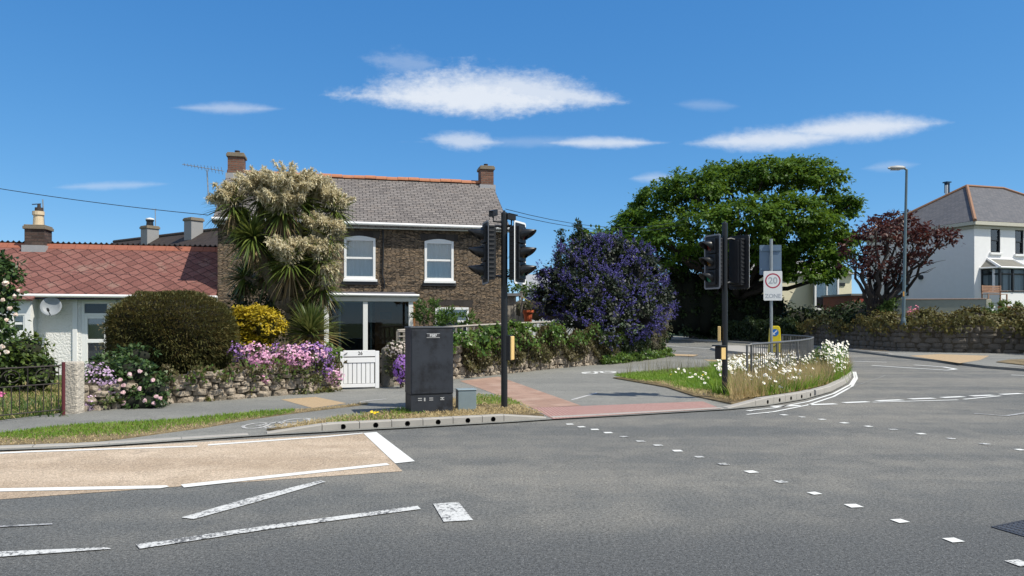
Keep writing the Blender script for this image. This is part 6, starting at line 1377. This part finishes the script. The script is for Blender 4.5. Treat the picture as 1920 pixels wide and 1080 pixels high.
# weeds at the foot of the low wall
WD = bush('weeds', 'dry weeds and grass along the foot of the low stone wall', [ell(600 + 14 * i, 735 - i * 1.2, 17.0 + i * .2, 14, 8, 8) for i in range(3)] + [ell(560, 738, 16.7, 16, 7, 8), ell(400, 752, 15.3, 18, 6, 8), ell(455, 738, 15.9, 14, 12, 6)], leafmat('weed_mix', [(.06, .09, .02), (.13, .15, .04), (.24, .18, .08)]), .085, 40, 14, .09, cat_='weeds', stems=0, shell=(.4, 1.1))
# rose bush and lilac flowers in front of the wall, at the left
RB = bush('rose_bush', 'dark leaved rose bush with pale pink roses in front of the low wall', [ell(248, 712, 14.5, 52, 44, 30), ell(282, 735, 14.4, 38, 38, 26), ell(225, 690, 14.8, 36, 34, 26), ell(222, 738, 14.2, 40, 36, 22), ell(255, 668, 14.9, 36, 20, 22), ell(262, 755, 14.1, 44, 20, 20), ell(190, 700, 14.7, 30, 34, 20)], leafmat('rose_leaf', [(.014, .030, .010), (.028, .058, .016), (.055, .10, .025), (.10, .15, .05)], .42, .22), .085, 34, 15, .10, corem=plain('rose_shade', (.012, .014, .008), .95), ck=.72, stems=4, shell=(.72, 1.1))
def rose(px, py, Y, s, m, th):
    c = np.array([P(px, py, Y)]); n = 16; p = np.repeat(c, n, 0) + rsphere(n) * s * .45; V, Q = discs(p, rsphere(n) * .6 + [0, -1, .5], s * rng.uniform(.35, .6, n)); return npmesh('rose', V, Q, m, th)
M_rose = fl_mat('pale_pink_rose', [(.60, .34, .38), (.74, .52, .54), (.80, .68, .67)])
for x, y in ((243, 702), (263, 696), (287, 713), (232, 723), (231, 736), (293, 744), (301, 747), (288, 756), (232, 756), (225, 712), (262, 729), (272, 752)): rose(x, y, 13.98 if x > 225 else 13.9, .052, M_rose, RB)
LF = bush('lilac_flowers', 'straggly plant with small lilac flowers beside the whitewashed pillar', [ell(178, 722, 14.2, 36, 40, 20), ell(158, 748, 14.0, 30, 28, 18), ell(198, 700, 14.4, 26, 26, 18), ell(200, 755, 13.9, 34, 20, 16)], leafmat('lilac_plant_leaf', [(.03, .05, .014), (.07, .10, .025), (.13, .15, .05)]), .07, 30, 13, .10, cat_='flowers', stems=3, shell=(.6, 1.1))
fpatch(LF, 'lilac_blossom', [ell(182, 712, 13.9, 28, 26, 14), ell(158, 755, 13.7, 16, 14, 10), ell(195, 725, 13.9, 20, 16, 10)], 150, .022, [(.36, .22, .40), (.50, .36, .52), (.66, .52, .62)], 'lilac_petal', 3)
# left edge: shrub behind the gate, tall rose, lawn tufts, climber by the cottage door
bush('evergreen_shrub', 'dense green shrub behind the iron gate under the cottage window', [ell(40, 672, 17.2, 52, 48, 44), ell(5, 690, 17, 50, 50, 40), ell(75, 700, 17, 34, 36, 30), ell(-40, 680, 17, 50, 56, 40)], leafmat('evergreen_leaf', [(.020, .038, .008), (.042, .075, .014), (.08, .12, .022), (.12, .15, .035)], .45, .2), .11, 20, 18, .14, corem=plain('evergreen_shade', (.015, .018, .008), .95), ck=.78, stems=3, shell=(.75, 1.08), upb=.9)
TR = bush('climbing_rose', 'tall rose stems with cream pink blooms at the left edge of the cottage', [ell(6, 520, 14.6, 32, 28, 24), ell(-8, 570, 14.6, 34, 44, 26), ell(-4, 620, 14.6, 26, 30, 22), ell(-20, 500, 14.6, 40, 28, 26)], leafmat('rose_leaf', []), .11, 60, 16, .14, stems=0, shell=(.4, 1.1))
M_rose2 = fl_mat('cream_pink_rose', [(.66, .44, .36), (.78, .64, .54), (.82, .76, .68)])
for x, y, s in ((10, 531, .07), (5, 562, .05), (28, 555, .05), (18, 578, .06), (30, 590, .055), (12, 600, .045), (4, 650, .06), (12, 660, .06), (-2, 664, .05), (35, 545, .04)): rose(x, y, 14.15, s, M_rose2, TR)
V, Q = discs(np.array([P(3, 740, 14.0)]) + rng.normal(size=(24, 3)) * .022, rsphere(24) + [0, -1, 0], .03); th = thing('pink_flower', 'single round pink flower head behind the iron gate at the left edge', 'flower', tuple(P(3, 775, 14.0))); npmesh('flower_head', V, Q, plain('bright_pink', (.62, .16, .34), .7), th); MB().tube([P(3, 795, 14.0), P(3, 742, 14.0)], .006, 5).build('stem', plain('green_stem', (.07, .11, .03)), th, world=True)
DC = bush('climber', 'thin dry climbing plant with brown stems beside the cottage door', [ell(205, 628, 21.5, 14, 34, 12), ell(196, 655, 21.4, 12, 16, 10), ell(212, 590, 21.6, 8, 18, 8)], leafmat('dry_climber_leaf', [(.14, .10, .06), (.22, .17, .10), (.12, .14, .05)]), .06, 30, 11, .10, stems=6, shell=(.3, 1.15))
# shrubs by the porch
bush('bamboo_shrub', 'fresh green narrow leaved shrub right of the porch', [ell(805, 598, 24.3, 32, 34, 22), ell(850, 600, 24.4, 34, 22, 22), ell(880, 606, 24.6, 18, 16, 16), ell(790, 580, 24.2, 16, 18, 14)], leafmat('fresh_leaf', [(.030, .065, .010), (.06, .12, .02), (.11, .18, .035)], .45, .3), .17, 16, 16, .15, aspect=.28, stems=6, shell=(.5, 1.1), upb=.3, droop=.5)
# ---------------------------------------------------------------- grass and daisies
ML_gr = leafmat('grass_blade', [(.07, .14, .012), (.13, .24, .022), (.20, .31, .035), (.30, .32, .09)], .5, .4, (.30, .50, .05))
ML_st = leafmat('straw_blade', [(.26, .19, .08), (.44, .33, .17), (.58, .46, .26), (.32, .27, .11)], .7, .3)
def pxof(p): return 960 + F * p[:, 0] / p[:, 1], HZ + F * (CZ - .1) / p[:, 1]
def blades(pos, z, m, name, L, w, label, lean=.5, drp=.45):
    n = len(pos); B = np.column_stack([pos, np.full(n, z)]); D = rng.normal(size=(n, 3)) * lean; D[:, 2] = 1; V, Q = strips(B, D, L * rng.uniform(.5, 1.3, n), w * rng.uniform(.7, 1.3, n), 2, drp); o = npmesh(name, V, Q, m); return props(o, label, 'grass', None, 'stuff')
def nz(p, s=1.7): return np.sin(p[:, 0] * s + 1.3) * np.sin(p[:, 1] * s * 1.3 + .4) + .5 * np.sin(p[:, 0] * s * 3.1 + p[:, 1] * 2.3)
p = scatter_in(V_LEFT, 1500); px_, py_ = pxof(p); mid = np.interp(px_, [0, 130, 324, 480, 545], [816, 808.5, 793, 773.5, 770]); g = (py_ < mid + 1.5 + nz(p) * 3 + rng.normal(size=len(p)) * 2.5) & (px_ < 552)
blades(p[g], .03, ML_gr, 'grass', .10, .012, 'green grass on the long verge beside the left pavement'); blades(p[~g & (rng.random(len(p)) < .55)], .03, ML_st, 'dry_grass', .07, .011, 'straw coloured dry grass along the kerb edge of the left verge', .9)
p = scatter_in(V_MID, 1700); px_, py_ = pxof(p); r_ = rng.random(len(p)); g = ((nz(p) > .75) & (r_ < .5) & (px_ > 610)) | ((px_ > 885) & (py_ < 757) & (r_ < .35)) | ((px_ > 610) & (px_ < 760) & (r_ < .22))
blades(p[g], .08, ML_gr, 'grass', .10, .012, 'thin green grass around the dark street cabinet'); blades(p[~g & (r_ < .62)], .08, ML_st, 'dry_grass', .09, .011, 'pale dry grass around the base of the traffic light and cabinets', .9)
p = scatter_in(V_RIGHT, 1100); px_, py_ = pxof(p); r_ = rng.random(len(p)); edge = np.interp(px_, [1150, 1250, 1300, 1372, 1440, 1510], [706, 717, 729, 738, 735, 725]); tall = px_ > 1370
g = (py_ < edge + nz(p) * 4 + rng.normal(size=len(p)) * 3) & ((~tall) | (r_ < .5))
blades(p[g & ~tall], .095, ML_gr, 'grass', .17, .014, 'lush green grass on the corner verge left of the guard rail'); blades(p[~g & (r_ < .6)], .095, ML_st, 'dry_grass', .12, .012, 'dry trampled grass along the corner kerb', .8)
back = p[(~tall) & (py_ < 704) & (r_ < .06)]; blades(back, .095, leafmat('seed_grass', [(.16, .16, .08), (.28, .24, .13)]), 'seed_grass', .50, .008, 'tall thin seeding grass at the back of the corner verge', .18, .12)
bl_ = p[tall & (r_ < .5)]; blades(bl_, .095, leafmat('tall_straw', [(.20, .17, .06), (.38, .28, .12), (.48, .36, .17), (.56, .44, .24)], .7, .35), 'tall_grass', .60, .012, 'tall straw and olive grass beneath the guard rail and daisies', .22, .25)
bl_ = p[(px_ > 1335) & (r_ > .5) & (py_ < edge + 6)]; blades(bl_, .095, ML_gr, 'daisy_foliage', .42, .02, 'green daisy stems and leaves filling the corner verge', .35, .3)
# the leafy mound at the tip
bush('mugwort', 'tall green leafy weed at the tip of the corner verge', [ell(1543, 672, 22.2, 24, 22, 18), ell(1562, 690, 21.6, 22, 22, 16), ell(1525, 690, 21.4, 22, 22, 16)], leafmat('weed_green', [(.03, .065, .012), (.065, .115, .022), (.12, .17, .05)]), .09, 30, 16, .12, stems=5, shell=(.4, 1.1), cat_='weed')
def daisies(poly, n, zlo, zhi, label, dens_fn=None):
    q = scatter_in(poly, 400); q = q[rng.permutation(len(q))[:n]]; z = .1 + rng.uniform(zlo, zhi, len(q)); C = np.column_stack([q, z]); N = unit(np.array([[.35, -.65, .75]]) + rng.normal(size=C.shape) * .4); r = rng.uniform(.026, .043, len(C))
    th = thing('daisies', label, 'flowers', (float(q[:, 0].mean()), float(q[:, 1].mean()), .1)); V, Q = discs(C, N, r, .08); npmesh('blossom', V, Q, plain('daisy_white', (.80, .80, .77), .7, .05), th, kind='stuff'); V, Q = discs(C + N * .009, N, r * .33, .05); npmesh('flower_centre', V, Q, plain('daisy_yellow', (.60, .38, .02), .8), th, kind='stuff')
    B = C.copy(); B[:, 2] = .08; B[:, :2] += rng.normal(size=(len(C), 2)) * .08; D = C - B; V, Q = strips(B, D, np.linalg.norm(D, axis=1), np.full(len(C), .009), 2, .0, [1, 1, .9]); npmesh('stem', V, Q, ML_gr, th, kind='stuff')
daisies(spoly([(1340, 712), (1400, 700), (1470, 692), (1540, 690), (1545, 700), (1500, 712), (1440, 722), (1400, 730), (1350, 728)], .1), 760, .30, .62, 'white ox eye daisies crowding along the guard rail')
daisies(spoly([(1540, 690), (1575, 692), (1592, 700), (1586, 711), (1572, 718), (1555, 712)], .1), 330, .22, .95, 'dense bank of white ox eye daisies at the tip of the corner verge')
daisies(spoly([(1385, 735), (1480, 722), (1530, 716), (1500, 735), (1430, 745)], .1), 95, .12, .5, 'scattered white daisies in the straw grass near the kerb')
daisies(spoly([(1255, 703), (1330, 700), (1340, 735), (1290, 715)], .1), 26, .05, .2, 'few small daisies dotted in the lush green grass')
def dots(name, label, px, z, r, m):
    C = np.array([list(G(x, y, .1) + Vector((0, 0, z))) for x, y in px]); V, Q = discs(C, np.array([[0, -.6, .8]]) + rng.normal(size=C.shape) * .3, r); th = thing(name, label, 'flowers', tuple(C[0] - [0, 0, z])); npmesh('blossom', V, Q, m, th)
    b = MB(); [b.tube([Vector(c) - Z3 * z, Vector(c)], .004, 4) for c in C]; b.build('stem', plain('green_stem', (.07, .11, .03)), th, world=True)
M_yel = plain('buttercup_yellow', (.75, .52, .01), .5, .05)
dots('buttercups', 'yellow buttercups near the dark street cabinet', [(703, 786), (697, 784), (708, 785)], .10, .028, M_yel)
dots('buttercups', 'yellow buttercups in the grass left of the second traffic light', [(1258, 712), (1254, 713), (1318, 713), (1367, 712), (1340, 724), (1395, 720), (1385, 712), (1402, 714), (1460, 715), (1440, 720)], .14, .026, M_yel)
# lawn behind the iron gate
lw = [G(x, y, .02) for x, y in ((-260, 800), (0, 788), (118, 774), (150, 768), (330, 752), (630, 727), (640, 705), (330, 712), (100, 705), (-260, 715))]
sheet('lawn', lw, M_ground, .03)
p = scatter_in([G(x, y, .03) for x, y in ((-60, 794), (0, 788), (120, 774), (150, 765), (140, 715), (-60, 725))], 700); r_ = rng.random(len(p)); blades(p[r_ < .62], .03, leafmat('lawn_blade', [(.06, .10, .012), (.11, .17, .02), (.18, .22, .04)]), 'grass', .16, .014, 'long green lawn grass behind the iron gate'); blades(p[r_ > .62], .03, ML_st, 'dry_grass', .2, .012, 'straw grass among the lawn behind the iron gate')
V, Q = strips(np.column_stack([scatter_in([G(x, y, .03) for x, y in ((20, 745), (90, 735), (118, 770), (30, 782))], 30), np.full(0, 0)]) if False else np.array([list(G(random.uniform(-10, 112), random.uniform(755, 782), .03)) for _ in range(170)]), rng.normal(size=(170, 3)) * .45 + [0, 0, 1], rng.uniform(.25, .6, 170), np.full(170, .022), 4, .6); th = thing('montbretia', 'clump of arching green strap leaves behind the iron gate', 'plant', tuple(G(50, 770, .03))); npmesh('foliage', V, Q, ML_mid, th)

# groups for the repeats
GN = {'traffic_light': 'traffic lights at the crossing', 'television_aerial': 'rooftop aerials', 'overhead_cable': 'overhead cables', 'planter': 'planters on the terrace', 'conifer': 'dark conifers behind the blue shrub', 'cabbage_palm': 'cabbage palms before the stone house', 'daisies': 'ox eye daisies on the corner verge', 'garden_wall': 'stone front garden walls', 'ivy': 'ivy on the walls', 'hedge': 'hedges', 'buttercups': 'buttercups in the grass', 'shrub': 'shrubs along the granite wall', 'aubrieta': 'flowers trailing over the front walls'}
for o in list(bpy.data.objects):
    k = o.name.split('.')[0]
    if o.parent is None and k in GN and 'category' in o: o['group'] = GN[k]
